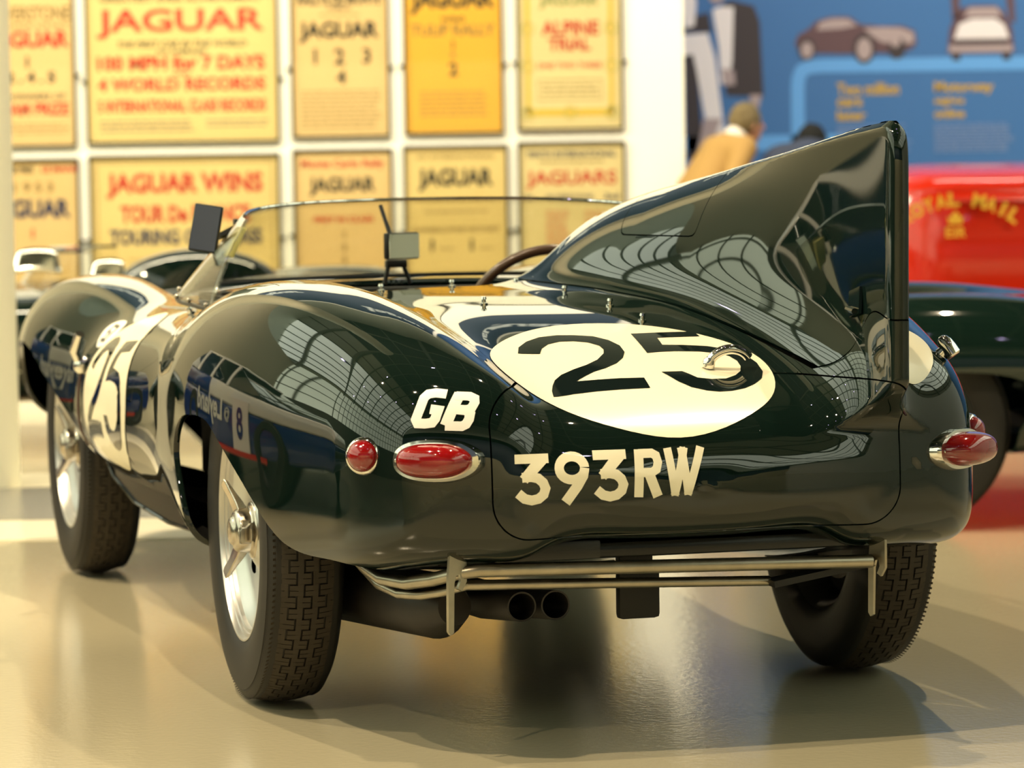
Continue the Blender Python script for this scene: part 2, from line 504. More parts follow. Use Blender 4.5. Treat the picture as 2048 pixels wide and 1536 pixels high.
def stroke(pts, w):
    """outline of a pen stroke with square ends"""
    P = np.array(pts, float); k = len(P); L = []; R = []
    for i in range(k):
        if i == 0: t = P[1] - P[0]
        elif i == k - 1: t = P[-1] - P[-2]
        else:
            a = (P[i] - P[i-1]) / np.linalg.norm(P[i] - P[i-1]); b = (P[i+1] - P[i]) / np.linalg.norm(P[i+1] - P[i]); t = a + b
        t = t / np.linalg.norm(t); nn = np.array([-t[1], t[0]]); ww = w[i] if isinstance(w, (list, tuple)) else w
        if 0 < i < k - 1:
            ww = ww / max(0.6, abs(t @ b))
        L.append(P[i] + nn * ww / 2); R.append(P[i] - nn * ww / 2)
    return [tuple(p) for p in L] + [tuple(p) for p in R[::-1]]
def arc(cx, cy, rx, ry, a0, a1, n=14):
    return [(cx + rx * math.cos(math.radians(a0 + (a1 - a0) * i / n)), cy + ry * math.sin(math.radians(a0 + (a1 - a0) * i / n))) for i in range(n + 1)]
# ------------------------------------------------------------ the hall
M_FLOOR = mat('resin_floor', (0.40, 0.358, 0.245), 0.16, noise=(.6, .08, .04), bump=(60, .06), ior=1.5)
M_WALL = mat('white_wall', (0.93, 0.92, 0.87), 0.6, noise=(1.5, .02))
M_BLUE = mat('blue_wall', (0.055, 0.17, 0.44), 0.5)
M_CEIL = mat('vault_panel', (0.50, 0.52, 0.44), 0.6)
M_RIB = mat('vault_rib', (0.20, 0.21, 0.17), 0.5)
M_SKY = mat('rooflight', (0.8, 0.85, 0.8), 0.4, emit=((0.88, 0.95, 0.74), 1.5))
def slab(name, lo, hi, m):
    c = [(a + b) / 2 for a, b in zip(lo, hi)]; d = [b - a for a, b in zip(lo, hi)]
    return structure(MB().box(c, d).build(name, m, smooth=False))
slab('floor', (-14, -17, -.2), (14, 14.0, 0), M_FLOOR)
slab('wall_north', (-4.6, 11.3, 0), (.860, 11.5, 6.2), M_WALL)
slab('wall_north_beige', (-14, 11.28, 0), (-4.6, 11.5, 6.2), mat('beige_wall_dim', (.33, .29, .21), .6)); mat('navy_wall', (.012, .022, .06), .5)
slab('wall_north_display', (-.5, 13.3, 0), (14, 13.5, 6.2), M_BLUE)
slab('wall_east', (13.8, -17, 0), (14, 13.5, 6.0), M_WALL)
slab('wall_west', (-14, -17, 0), (-13.8, 11.5, 2.6), mat('dim_wall', (.12, .12, .11), .6))
slab('window_1', (-13.95, -17, 2.6), (-13.9, 11.5, 6.2), mat('daylight_glazing', (.7, .75, .68), .3, emit=((.84, .92, .66), 1.4)))
mu = MB()
for y in np.arange(-16.5, 11.5, 1.1): mu.box((-13.86, y, 4.4), (.08, .09, 3.6))
for z in (3.5, 4.4, 5.3): mu.box((-13.86, -2.75, z), (.08, 28.5, .07))
structure(mu.build('window_1_mullion', mat('glazing_bar', (.16, .16, .12), .5), smooth=False))
slab('wall_south', (-14, -17, 0), (14, -16.8, 2.6), mat('beige_wall', (.55, .48, .32), .6))
slab('wall_south_head', (-14, -17, 2.6), (14, -16.8, 7.0), MATS['navy_wall'])
# barrel vault: panels, ribs, purlins and two glazed strips
RX, RZ, SP = 14.0, 4.4, 6.0
def vault(t, s=1.0): return RX * math.cos(t) * s, SP + RZ * math.sin(t) * s
NT = 24
pan = MB(); sky = MB(); drk = MB()
for i in range(NT):
    a, b = PI * i / NT, PI * (i + 1) / NT
    (xa, za), (xb, zb) = vault(a), vault(b)
    q = [(xa, -17, za), (xb, -17, zb), (xb, 14, zb), (xa, 14, za)]
    (sky if i in (2, 3, 4, 5, 6, 17, 18, 19, 20, 21, 22) else drk if 9 <= i <= 14 else pan).add(q, [(0, 1, 2, 3)])
structure(pan.build('ceiling', M_CEIL, smooth=False)); structure(drk.build('ceiling_crown', mat('dark_vault_panel', (.05, .055, .045), .6), smooth=False)); structure(sky.build('ceiling_rooflight', M_SKY, smooth=False))
rb = MB()
for y in np.arange(-16, 14, 3.0):
    rb.tube([(vault(PI * i / 32, .985)[0], y, vault(PI * i / 32, .985)[1]) for i in range(33)], .14, 8)
for i in range(1, NT):
    x, z = vault(PI * i / NT, .99); rb.box((x, -1.5, z), (.10, 31, .10))
structure(rb.build('trim_vault', M_RIB, smooth=False))
gab = MB()
gp = [(vault(PI * i / 32)) for i in range(33)]
for y in (13.9, -16.9): gab.prism([(a, b - 6) for a, b in gp], (0, y, 6), (1, 0, 0), (0, 0, 1), .2)
structure(gab.build('wall_gable', M_CEIL, smooth=False))
# round white column at the left edge of the view
structure(MB().lathe([(0, .30), (4.9, .30), (5.0, .36), (6.4, .36)], 64, 'Z', c=(-2.115, 4.55, 0)).build('trim_column', mat('column_paint', (.90, .86, .66), .5)))
# painted walkway on the floor
fb = structure(MB().box((-5.2, 3.9, .0015), (10.0, 1.05, .003)).build('floor_walkway', mat('slate_floor_paint', (.20, .20, .19), .22, noise=(2, .1)), smooth=False))
fw = structure(MB().box((-5.2, 3.08, .0015), (10.0, .55, .003)).build('floor_line', mat('white_floor_paint', (.82, .77, .60), .2), smooth=False))
fw2 = structure(MB().box((-5.2, 4.70, .0015), (10.0, .5, .003)).build('floor_line_far', MATS['white_floor_paint'], smooth=False))

M_LAMP = mat('lamp_lens', (.8, .8, .8), .4, emit=((.74, .60, 1.0), 55))  # lavender glow imitates violet fringing on the mirrored highlights
# ---- spot lamps on tracks under the vault
def spot(loc, at, power, col=WARM, r=.05, ang=60, blend=.35):
    t = thing('spotlight', 'small black track spotlight hanging under the vault', 'spotlight', loc, 0, 'spotlights under the vault')
    d = (Vector(at) - Vector(loc)).normalized(); M = local0(d)
    MB().lathe([(-.22, .0), (-.22, .07), (.0, .085), (.02, .085), (.02, .075), (-.01, .07)], 20, 'Z', M=M).build('lamp_can', M_BLACK, t)
    MB().tube([(0, 0, 0), (0, 0, .6)], .012, 8).build('stem', M_BLACK, t)
    MB().lathe([(.006, .0), (.006, .06)], 16, 'Z', M=M).build('lens', M_LAMP, t)
    if not power: return t
    l = bpy.data.lights.new('spot_beam', 'SPOT'); l.energy = power; l.color = col; l.shadow_soft_size = r; l.spot_size = math.radians(ang); l.spot_blend = blend
    o = bpy.data.objects.new('spot_beam', l); COL.objects.link(o); o.location = Vector(loc) + d * .06; aim(o, at)
    return t
def local0(n):
    x = (Vector((0, 1, 0)) if abs(n.y) < .9 else Vector((1, 0, 0))).cross(n).normalized(); y = n.cross(x)
    return Matrix(((x.x, y.x, n.x), (x.y, y.y, n.y), (x.z, y.z, n.z)))
SPOTS = [((-3.6, 1.0, 6.0), (-2.0, 3.6, .2), 800), ((-.2, 2.2, 5.8), (-3.3, 3.1, .5), 900), ((-2.2, -2.3, 6.0), (0, .3, .5), 900), ((-4.6, .6, 6.0), (-.3, .6, .4), 700), ((1.5, 2.4, 6.0), (.2, .2, .4), 700), ((-.6, -1.2, 6.2), (.5, -.8, .4), 500),  # first two beams added to brighten the column and the rally car
         ((-6.0, 4.8, 5.6), (-3.0, 6.5, .3), 600), ((3.5, 2.0, 5.8), (3.2, 4.2, .3), 350), ((4.2, 3.4, 5.8), (3.2, 6.8, .6), 500), ((-3.0, -6.5, 6.0), (-2.6, -4.0, .3), 500)]
for a, b, c in SPOTS: spot(a, b, c)
for a in ((-5.2, -3.2, 6.1), (-6.6, -.8, 6.1), (-7.4, 2.6, 6.0), (-3.4, -4.6, 6.2), (-1.2, -4.4, 6.4), (.8, -3.4, 6.4), (2.6, -4.8, 6.3), (-8.6, .6, 5.4), (-9.6, 3.8, 5.2), (4.6, -2.6, 6.2)):  # extra lamps without beams, added for more reflected dots in the paint
    spot(a, (a[0] * .5, a[1] * .3, 0), 0)
# ------------------------------------------------------------ the racing car
car = thing('racing_car', 'dark green open racing car with tall tail fin and cream race number 25', 'car', (0, 0, 0), CAR_TURN)
CAR_Y_TOP = None
V0, Q0 = surface_nets(body_d, (-.92, -1.02, .14), (.92, 3.2, .92), .0125)
V0 = project(body_d, V0); T0 = tris(Q0)
V1, Q1 = surface_nets(body_d, (.0, -1.06, .60), (.74, .70, 1.17), .007)
V1 = project(body_d, V1, 6); T1 = tris(Q1)
V2, Q2 = surface_nets(body_d, (-.42, -1.03, .36), (.44, -.42, .70), .0075)
V2 = project(body_d, V2, 5); T2 = tris(Q2)

def X(P): return P[:, 0]
def Y(P): return P[:, 1]
def Z(P): return P[:, 2]
def poly_sd(poly):
    A = np.array(poly, float); B = np.roll(A, -1, 0)
    def f(u, v):
        best = np.full(u.shape, 1e9); ins = np.zeros(u.shape, bool)
        for (ax, ay), (bx, by) in zip(A, B):
            dx, dy = bx - ax, by - ay
            t = np.clip(((u - ax) * dx + (v - ay) * dy) / (dx * dx + dy * dy), 0, 1)
            best = np.minimum(best, np.hypot(u - ax - t * dx, v - ay - t * dy))
            if dy != 0:
                cr = ((ay > v) != (by > v)) & (u < dx * (v - ay) / dy + ax); ins ^= cr
        return np.where(ins, -best, best)
    return f
def round_line(pts, n=5):
    P = np.array(pts, float); t = np.arange(len(P)); q = np.linspace(0, len(P) - 1, (len(P) - 1) * n + 1)
    return [tuple(x) for x in np.stack([curve(t, P[:, 0])(q), curve(t, P[:, 1])(q)], 1)]
_ra = poly_sd(round_line([(-.80, .20), (-.74, .30), (-.68, .338), (-.60, .349), (-.50, .350), (-.44, .356), (-.387, .370), (-.323, .400), (-.261, .434), (-.164, .484), (-.035, .543), (.05, .569), (.18, .570), (.29, .556), (.365, .52), (.395, .475), (.375, .43), (.345, .39), (.325, .34), (.315, .20)]) + [(.315, 0), (-.80, 0)])
def rear_arch(P): return np.maximum(_ra(Y(P), Z(P)), .34 - np.abs(X(P)))
def front_arch(P):
    y, z = Y(P), Z(P)
    dy = y - 2.33
    a = np.where(dy > 0, .44, .60 - .14 * np.clip((z - .36) / .2, 0, 1))
    zz = np.maximum(z - .34, 0) / .285
    e = (np.abs(dy / a) ** 2.3 + zz ** 2.3) ** (1 / 2.3)
    return np.maximum((e - 1) * .3, .36 - np.abs(X(P)))
def cockpit_hole(P):
    e = (np.abs(X(P) / .545) ** 5 + np.abs((Y(P) - .905) / .335) ** 5) ** .2 - 1
    return np.maximum(e * .4, .66 - Z(P))
rear_low = curve([-1.2, -.96, -.845, -.826, -.80, -.77, -.70, -.617, -.55, -.45, .7],
                 [.779, .779, .778, .76, .725, .703, .682, .675, .66, .60, .5])
def fairing_g(P):
    return np.minimum(base_d(X(P), Y(P), Z(P)) - .014, Z(P) - rear_low(Y(P)))
def hatch_g(P):                                   # > 0 inside the tail hatch
    qx = np.abs(X(P)) - (.388 - .07); qz = np.abs(Z(P) - .535) - (.134 - .07)
    d = np.hypot(np.maximum(qx, 0), np.maximum(qz, 0)) + np.minimum(np.maximum(qx, qz), 0) - .07
    return np.minimum(-d, -.45 - Y(P))
_seam = curve([.1, .5, .56, .606, .64, .67, .70, .74, .82], [1.60, 1.575, 1.555, 1.53, 1.475, 1.42, 1.385, 1.36, 1.34])
def bonnet_g(P): return Y(P) - _seam(Z(P))
def door_g(P):
    z, y = Z(P), Y(P)
    yr = np.where(z > .61, .28 + (.773 - z) * 4.1, .948 + (.61 - z) * .3)
    return np.minimum(np.minimum(np.minimum(y - yr, _seam(z) - .10 - y), (z - .545) * 1.0), np.abs(X(P)) - .585)
G = .0015
lid_g = lambda P: -smax(smax(.918 - Z(P), -.093 + .0 * Z(P) - Y(P), .03), Y(P) - (.24 + (Z(P) - .917) * 1.1), .03)

Vb, Tb = V0, T0
for g in (rear_arch, front_arch, cockpit_hole, lambda P: -fairing_g(P) - G):
    Vb, Tb = clip(Vb, Tb, g, body_d)
V_, T_ = clip(V2, T2, lambda P: hatch_g(P) - G, body_d); panel('tail_hatch', V_, T_, body_d, M_GREEN, car)
Vb, Tb = clip(Vb, Tb, lambda P: -hatch_g(P) - G, body_d)
def root_g(P): return np.minimum(np.minimum(.11 - np.abs(X(P) - XF - .02), -.66 - Y(P)), Z(P) - .655)
Vb, Tb = clip(Vb, Tb, lambda P: -root_g(P) - .0002, body_d)
V_, T_ = V1, T1
for g in (root_g, lambda P: -hatch_g(P) - G, lambda P: -fairing_g(P) - G): V_, T_ = clip(V_, T_, g, body_d)
panel('fin_root', V_, T_, body_d, M_GREEN, car, rim=0)
V_, T_ = clip(Vb, Tb, lambda P: bonnet_g(P) - .004, body_d); panel('bonnet', V_, T_, body_d, M_GREEN, car)
Vb, Tb = clip(Vb, Tb, lambda P: -bonnet_g(P) - G, body_d)
for s in (-1, 1):
    V_, T_ = clip(Vb, Tb, lambda P: np.minimum(door_g(P) - G, s * X(P)), body_d); panel('door', V_, T_, body_d, M_GREEN, car)
Vb, Tb = clip(Vb, Tb, lambda P: -door_g(P) - G, body_d)
panel('rear_body', Vb, Tb, body_d, M_GREEN, car)
Vf, Tf = clip(V1, T1, lambda P: fairing_g(P) - G, body_d)
V_, T_ = clip(Vf, Tf, lambda P: lid_g(P) - G, body_d); lid = panel('filler_lid', V_, T_, body_d, M_GREEN, car, rim=.008)
Vf, Tf = clip(Vf, Tf, lambda P: -lid_g(P) - G, body_d)
panel('headrest_fin', Vf, Tf, body_d, M_GREEN, car)
# inside of the seams
V_, T_ = clip(V0, T0, cockpit_hole, body_d)
for g in (rear_arch, front_arch, lambda P: .45 - np.abs(Y(P) - .45) * .9 + 0 * Z(P)):
    V_, T_ = clip(V_, T_, g, body_d)
N_ = gradient(body_d, V_); N_ /= np.linalg.norm(N_, axis=1)[:, None]
mesh_from('inner_shell', V_ - N_ * .013, T_, M_INNER, car, N_)

# ---- cockpit: tub, dash, seat, wheel
tub = MB()
tub.box((0, .905, .36), (1.06, .64, .02)); tub.box((0, .582, .57), (1.06, .02, .42)); tub.box((0, 1.228, .57), (1.06, .02, .42))
for s in (-1, 1): tub.box((s * .53, .905, .57), (.02, .64, .42))
tub.build('cockpit_tub', M_INNER, car, smooth=False)
MB().box((0, 1.17, .735), (1.0, .04, .10), bev=.01).build('dashboard', M_BLACK, car)
seat = MB().box((.31, .80, .46), (.40, .42, .12), bev=.03).box((.31, .61, .60), (.40, .07, .26), rot=(.25, 0, 0), bev=.03)
seat.build('seat', M_LEATHER, car)
sw = Vector((.270, 1.08, .690)); tilt = Matrix.Rotation(math.radians(24), 3, 'X')
ring = [sw + tilt @ Vector((.198 * math.cos(a), 0, .198 * math.sin(a))) for a in [2 * PI * i / 64 for i in range(64)]]
swo = MB().tube(ring, .0125, 10, closed=True).build('steering_wheel', M_WOOD, car)
spk = MB()
for a in (90, 210, 330):
    d = tilt @ Vector((math.cos(math.radians(a)), 0, math.sin(math.radians(a))))
    spk.tube([sw + d * .02, sw + d * .19], .009, 8)
spk.ball(sw, .035, 16, 8).tube([sw, sw + tilt @ Vector((0, .22, 0))], .014, 10)
spk.build('spoke', M_CHROME, swo)

# ---- race numbers
two = [(-0.1956,.1249),(-.1836,.1638),(-.1586,.199),(-.1266,.223),(-.0896,.2299),(-.0566,.2242),(-.0216,.2109),(.0004,.1805),(.0114,.1415),(.0084,.1003),(-.0046,.068),(-.0266,.037),(-.0566,.0117),(-.0826,-.0041),(-.1036,-.0231),(-.1216,-.0408),(-.1316,-.0525),(-.0996,-.0509),(-.0466,-.0484),(.0004,-.0503),(-.0046,-.1047),(-.0546,-.106),(-.1106,-.1094),(-.1556,-.1164),(-.1986,-.1316),(-.1926,-.1),(-.1826,-.0695),(-.1696,-.0395),(-.1496,-.0123),(-.1186,.013),(-.0876,.0333),(-.0576,.0605),(-.0346,.0959),(-.0276,.1196),(-.0286,.1456),(-.0436,.17),(-.0686,.183),(-.0966,.1849),(-.1226,.1723),(-.1426,.146),(-.1546,.115)]
five = [(.0584,.2213),(.1894,.2316),(.1914,.1967),(.1014,.1884),(.0964,.1383),(.1374,.1349),(.1834,.127),(.2234,.102),(.2414,.0605),(.2464,.0162),(.2414,-.0328),(.2274,-.0664),(.2034,-.0955),(.1764,-.118),(.1474,-.1313),(.1204,-.1351),(.0984,-.1275),(.0744,-.1076),(.0594,-.0763),(.0494,-.0399),(.0434,-.0212),(.0844,-.0212),(.0934,-.038),(.1024,-.0589),(.1274,-.0683),(.1564,-.0664),(.1814,-.0481),(.1994,-.0246),(.2094,.0036),(.2134,.0365),(.2074,.0647),(.1884,.0836),(.1564,.0944),(.1094,.0978),(.0764,.0959),(.0504,.0908)]
FR_T = frame((-.0314, -.5768, .6717), (1, 0, 0), (0, .9559, .2936))
def ell(cx, cy, a, b, n=72): return [(cx + a * math.cos(2 * PI * i / n), cy + b * math.sin(2 * PI * i / n)) for i in range(n)]
rd = decal('number_roundel', [ell(-.004, .012, .265, .306)], FR_T, body_d, M_CREAM, car, .0012, .016)
decal('number', [two], FR_T, body_d, M_NUMBER, rd, .0022); decal('number', [five], FR_T, body_d, M_NUMBER, rd, .0022)
for s in (-1, 1):
    fr = frame((s * .76, 1.268, .548), (0, s, 0), (0, 0, 1))
    rd = decal('number_roundel', [ell(0, 0, .250, .184)], fr, base_d, M_CREAM, car, .0016, .016)
    k = .90; sh = lambda pl: [((a - .02) * k, (b - .05) * k * .78) for a, b in pl]
    decal('number', [sh(two)], fr, base_d, M_NUMBER, rd, .0026); decal('number', [sh(five)], fr, base_d, M_NUMBER, rd, .0026)
fr = frame((.440, -.715, .69), (.85, -.25, -.30), (-.1, .80, .55))
decal('number_roundel', [ell(0, 0, .062, .115)], fr, body_d, M_CREAM, car, .0015, .016)
fr = frame((-.708, 1.53, .676), (0, -1, 0), (.5, 0, .86))
st = decal('scrutineer_sticker', [ell(0, 0, .085, .045, 40)], fr, body_d, mat('sticker_white', (.8, .8, .76), .35), car, .0016, .012)
def px5(pts, ox, oy, kx, ky, dx=0, dy=0): return [((x + dx - ox) * kx, (oy - (y + dy)) * ky) for x, y in pts]
s5 = [(9, 10), (1, 10), (0, 5.6), (3, 6.2), (6.5, 5.6), (8, 3.5), (6.5, .8), (3, 0), (0, 1.5)]
s3 = [(0, 9), (3.5, 10), (7, 9), (8, 7.4), (6.6, 5.6), (3.5, 5.1), (6.6, 4.6), (8, 2.7), (6.5, .6), (3.5, 0), (0, 1)]
for pts, dx in ((s5, -.034), (s3, .004)):
    decal('number', [stroke([(dx + a * .0035, -.026 + b * .0050) for a, b in pts], .009)], fr, body_d, M_NUMBER, st, .0026)

# ---- registration lettering and national letters
FR_P = frame((-.346, -.845, .47), (.993, -.115, 0), (0, 0, 1))
kx, ky = .000288, .000286
reg = []
def three(dx, dy):
    return [stroke(px5([(180, 938), (392, 938)], 180, 1205, kx, ky, dx, dy), .0165),
            stroke(px5([(352, 940), (232, 1066)], 180, 1205, kx, ky, dx, dy), [.021, .018]),
            stroke(px5([(222, 1052), (280, 1048), (322, 1058), (352, 1085), (366, 1120), (354, 1158), (322, 1184), (280, 1193), (236, 1182), (196, 1148)], 180, 1205, kx, ky, dx, dy), .0172)]
reg += three(0, 0) + three(492, -8)
reg.append(stroke(px5([(535 + 80 * math.cos(math.radians(t)), 1002 + 70 * math.sin(math.radians(t))) for t in range(0, 361, 15)], 180, 1205, kx, ky), .0166))
reg.append(stroke(px5([(614, 1010), (604, 1050), (566, 1112), (490, 1212)], 180, 1205, kx, ky), [.0166, .0178, .0185, .0185]))
reg.append(stroke(px5([(968, 905), (954, 1196)], 180, 1205, kx, ky), .0168))
reg.append(stroke(px5([(965, 930), (1050, 930), (1076, 945), (1086, 985), (1074, 1028), (1046, 1044), (962, 1046)], 180, 1205, kx, ky), .0155))
reg.append(stroke(px5([(1022, 1046), (1078, 1196)], 180, 1205, kx, ky), .0182))
reg.append(stroke(px5([(1154, 902), (1192, 1194)], 180, 1205, kx, ky), .0150)); reg.append(stroke(px5([(1186, 1194), (1262, 902)], 180, 1205, kx, ky), .0150))
reg.append(stroke(px5([(1244, 902), (1276, 1192)], 180, 1205, kx, ky), .0150)); reg.append(stroke(px5([(1270, 1192), (1370, 902)], 180, 1205, kx, ky), .0150))
for part in (reg[0:3], reg[6:8], reg[3:6], reg[8:11], reg[11:15]):
    decal('registration_letter', part, FR_P, base_d, M_CREAM, car, .0014, .012)
FR_G = frame((-.45, -.785, .63), (.894, -.447, 0), (0, .25, .97))
kg = 1 / 3.103 / 1093
gb = lambda p: px5(p, 1530, 825, kg, kg)
nat = [stroke(gb([(1535, 728), (1470, 722), (1425, 730), (1402, 755), (1384, 820), (1362, 890), (1374, 914), (1420, 916), (1462, 910), (1480, 885), (1494, 832), (1446, 826)]), .0175),
       stroke(gb([(1612, 722), (1544, 926)]), .020),
       stroke(gb([(1590, 738), (1670, 738), (1700, 752), (1704, 778), (1690, 812), (1664, 824), (1600, 824)]), .0165),
       stroke(gb([(1600, 826), (1660, 830), (1684, 850), (1680, 885), (1664, 915), (1640, 928), (1540, 928)]), .0170)]
for part in (nat[:1], nat[1:]): decal('nationality_letter', part, FR_G, base_d, mat('white_letters', (.88, .86, .80), .35), car, .0014, .012)

# ---- lamps
def on_skin(p, f=None):
    f = f or base_d
    P = project(f, np.array([p], float), 8); n = gradient(f, P)[0]; n /= np.linalg.norm(n)
    return Vector(P[0]), Vector(n)
def local(p, n, up=(0, 0, 1)):
    n = n.normalized(); x = Vector(up).cross(n).normalized(); y = n.cross(x)
    return Matrix(((x.x, y.x, n.x, p.x), (x.y, y.y, n.y, p.y), (x.z, y.z, n.z, p.z), (0, 0, 0, 1)))
def tail_lamp(p, turn=0.0, mir=1):
    """long oval lamp: pointed chrome bezel and a domed red lens"""
    c, n = on_skin(p); n = (n * .35 + Vector((mir * -.62, -.76, .05)) * .65).normalized(); M = local(c - n * .016, n)
    def outline(a, b, k=40):
        o = []
        for i in range(k):
            t = 2 * PI * i / k; cx = math.cos(t)
            r = 1 + (.10 * max(cx * mir, 0) ** 6)
            o.append((a * math.copysign(abs(cx) ** .85, cx) * r, b * math.copysign(abs(math.sin(t)) ** .80, math.sin(t))))
        return o
    lv = [(outline(.0780, .0385), -.02), (outline(.0800, .0400), .012), (outline(.0765, .037), .023), (outline(.066, .030), .024)]
    v = []; f = []
    for o, h in lv: v += [M @ Vector((a, b, h)) for a, b in o]
    k = 40
    for r in range(3):
        for i in range(k): f.append((r * k + i, r * k + (i + 1) % k, (r + 1) * k + (i + 1) % k, (r + 1) * k + i))
    bz = MB().add(v, f).build('tail_lamp', M_CHROME, car)
    v = []; f = []; H = 9
    for r in range(H + 1):
        t = r / H * PI / 2; s = math.cos(t) if r < H else 0.0
        v += [M @ Vector((a * s ** .5, b * s ** .5, .020 + .058 * math.sin(t))) for a, b in outline(.0665, .0325)]
    for r in range(H):
        for i in range(k): f.append((r * k + i, r * k + (i + 1) % k, (r + 1) * k + (i + 1) % k, (r + 1) * k + i))
    MB().add(v, f).build('lens', M_LENS, bz)
    for s in (-1, 1): MB().ball(M @ Vector((s * .0700, 0, .023)), .004, 8, 6).build('screw', M_CHROME, bz)
def small_lamp(p, blend=.45):
    c, n = on_skin(p); n = (n * (1 - blend) + Vector((0, -1, .05)) * blend).normalized(); M = local(c - n * .012, n)
    b = MB().lathe([(.0, .0335), (.012, .0350), (.021, .0325), (.024, .0285), (.022, .026)], 32, 'Z', M=M.to_3x3(), c=M.translation).build('round_reflector', M_CHROME, car)
    MB().lathe([(.021, .0275)] + [(.021 + .022 * math.sin(t), .0275 * math.cos(t)) for t in [PI / 2 * i / 8 for i in range(1, 9)]], 28, 'Z', M=M.to_3x3(), c=M.translation).build('lens', M_LENS, b)
tail_lamp((-.473, -.796, .544), mir=1)
tail_lamp((.515, -.768, .526), mir=-1)
small_lamp((-.578, -.728, .551)); small_lamp((.612, -.66, .548))
# number-plate lamp: chrome bullet on a foot
c, n = on_skin((.533, -.675, .688)); ax = Vector((.30, -.20, -.52)).normalized(); hd = c + n * .016 + Vector((.004, 0, 0))
nl = MB().tube([c - n * .008, c + n * .016], [.013, .009], 14)
nl.tube([hd - ax * .026, hd - ax * .022, hd - ax * .012, hd, hd + ax * .016, hd + ax * .019], [.004, .010, .0145, .016, .016, .013], 20)
nl.build('plate_lamp', M_CHROME, car)
# chrome breather hoop on the roundel
c, n = on_skin((.109, -.584, .678)); h = []
for i in range(19):
    t = PI * (.02 + .80 * i / 18); h.append(c + Vector((.042 - .042 * math.cos(t), -.004 * i / 18, 0)) + n * (.036 * math.sin(t) + .002))
MB().tube(h, [.0125] * 3 + [.0095] * 16, 12).build('deck_handle', M_CHROME, car)
# tonneau studs
for p in ((-.251, .565, .794), (-.091, .565, .804), (.051, .545, .815), (-.157, .048, .784), (.072, .238, .801), (.079, -.063, .779), (.087, -.253, .756), (-.40, .45, .80), (-.60, 1.03, .76)):
    c, n = on_skin(p)
    MB().tube([c - n * .002, c + n * .003, c + n * .004, c + n * .010, c + n * .011, c + n * .016], [.0085, .0085, .0045, .0045, .0065, .005], 12).build('stud', M_CHROME, car)
# catch on the rear of the fairing and the hinge of the filler lid
c, n = on_skin((.328, -.80, .808), body_d)
MB().prism([(-.028, -.024), (.026, -.028), (.030, .020), (-.022, .026)], c + n * .004, (0, 1, -.1), (.1, 0, 1), .006).tube([c + n * .012 + Vector((0, .02, -.015)), c + n * .014 + Vector((0, -.02, -.018))], .006, 8).build('fairing_catch', M_GREEN, car)
c, n = on_skin((.222, .06, .912), body_d)
MB().tube([c + n * .003 + Vector((-.01, .10, 0)), c + n * .003 + Vector((.03, -.12, .0))], .0045, 8).build('lid_hinge', M_GREEN, lid)
# bonnet strap and chrome lever on the left side
c, n = on_skin((-.777, 1.60, .60))
MB().ball(c + n * .008, .024, 16, 10).tube([c + n * .012, c + n * .03 + Vector((0, -.02, .03)), c + n * .02 + Vector((0, -.05, .075))], [.012, .014, .012], 10).build('bonnet_lever', M_CHROME, car)
sp = MB(); pts = []
for i in range(15):
    z = .615 - .24 * i / 14; cc, nn = on_skin((-.78, 1.60 + .06 * i / 14, z)); pts.append(cc + nn * .004)
for a, b in zip(pts, pts[1:]):
    pass
v = []; f = []
for p in pts: v += [p + Vector((0, -.013, 0)), p + Vector((0, .013, 0)), p + Vector((-.004, .013, 0)), p + Vector((-.004, -.013, 0))]
for i in range(len(pts) - 1):
    for j in range(4): f.append((i * 4 + j, i * 4 + (j + 1) % 4, i * 4 + 4 + (j + 1) % 4, i * 4 + 4 + j))
MB().add(v, f).build('bonnet_strap', M_LEATHER, car)

# ---- windscreen: wrap-round perspex
base_c = [(-.615, .63, .762), (-.628, .80, .768), (-.63, .98, .772), (-.605, 1.12, .782), (-.53, 1.235, .795), (-.36, 1.315, .803), (-.18, 1.35, .806), (0, 1.36, .806)]
top_c = [(-.508, .76, .957), (-.505, .80, .958), (-.497, .87, .962), (-.47, .96, .972), (-.42, 1.05, .980), (-.30, 1.135, .989), (-.15, 1.17, .993), (0, 1.18, .994)]
def sym(l): return l + [(-a, b, c) for a, b, c in l[-2::-1]]
def dense(l, n=61):
    l = np.array(l); t = np.r_[0, np.cumsum(np.linalg.norm(np.diff(l, axis=0), axis=1))]; t /= t[-1]
    q = np.linspace(0, 1, n); return np.stack([curve(t, l[:, i])(q) for i in range(3)], 1)
bc, tc = dense(sym(base_c)), dense(sym(top_c))
rows = 9; v = []; f = []
for r in range(rows):
    s = r / (rows - 1)
    bul = math.sin(PI * s) * .010
    for p, q in zip(bc, tc):
        m = p * (1 - s) + q * s; d = np.array([m[0], m[1] - .9, 0]); d /= np.linalg.norm(d); v.append(tuple(m + d * bul))
n = len(bc)
for r in range(rows - 1):
    for i in range(n - 1): f.append((r * n + i, r * n + i + 1, (r + 1) * n + i + 1, (r + 1) * n + i))
ws = mesh_from('windscreen', v, f, M_SCREEN, car)
md = ws.modifiers.new('thick', 'SOLIDIFY'); md.thickness = .003
MB().tube([tuple(p) for p in tc[6:-6]], .0035, 8).build('top_rim', M_CHROME, ws)
MB().tube([tuple(p) for p in bc], .005, 8).build('base_strip', M_BLACK, ws)
for e_ in (0, n - 1): MB().tube([tuple(v[r * n + e_]) for r in range(rows)], .003, 8).build('side_rim', M_SCREEN, ws)
for i in (1, 5, 9, 13):
    MB().ball(bc[i] + np.array([-.004, 0, .010]), .006, 8, 6).build('screen_bolt', M_SPIN, ws); MB().ball(bc[-1 - i] + np.array([.004, 0, .010]), .006, 8, 6).build('screen_bolt', M_SPIN, ws)
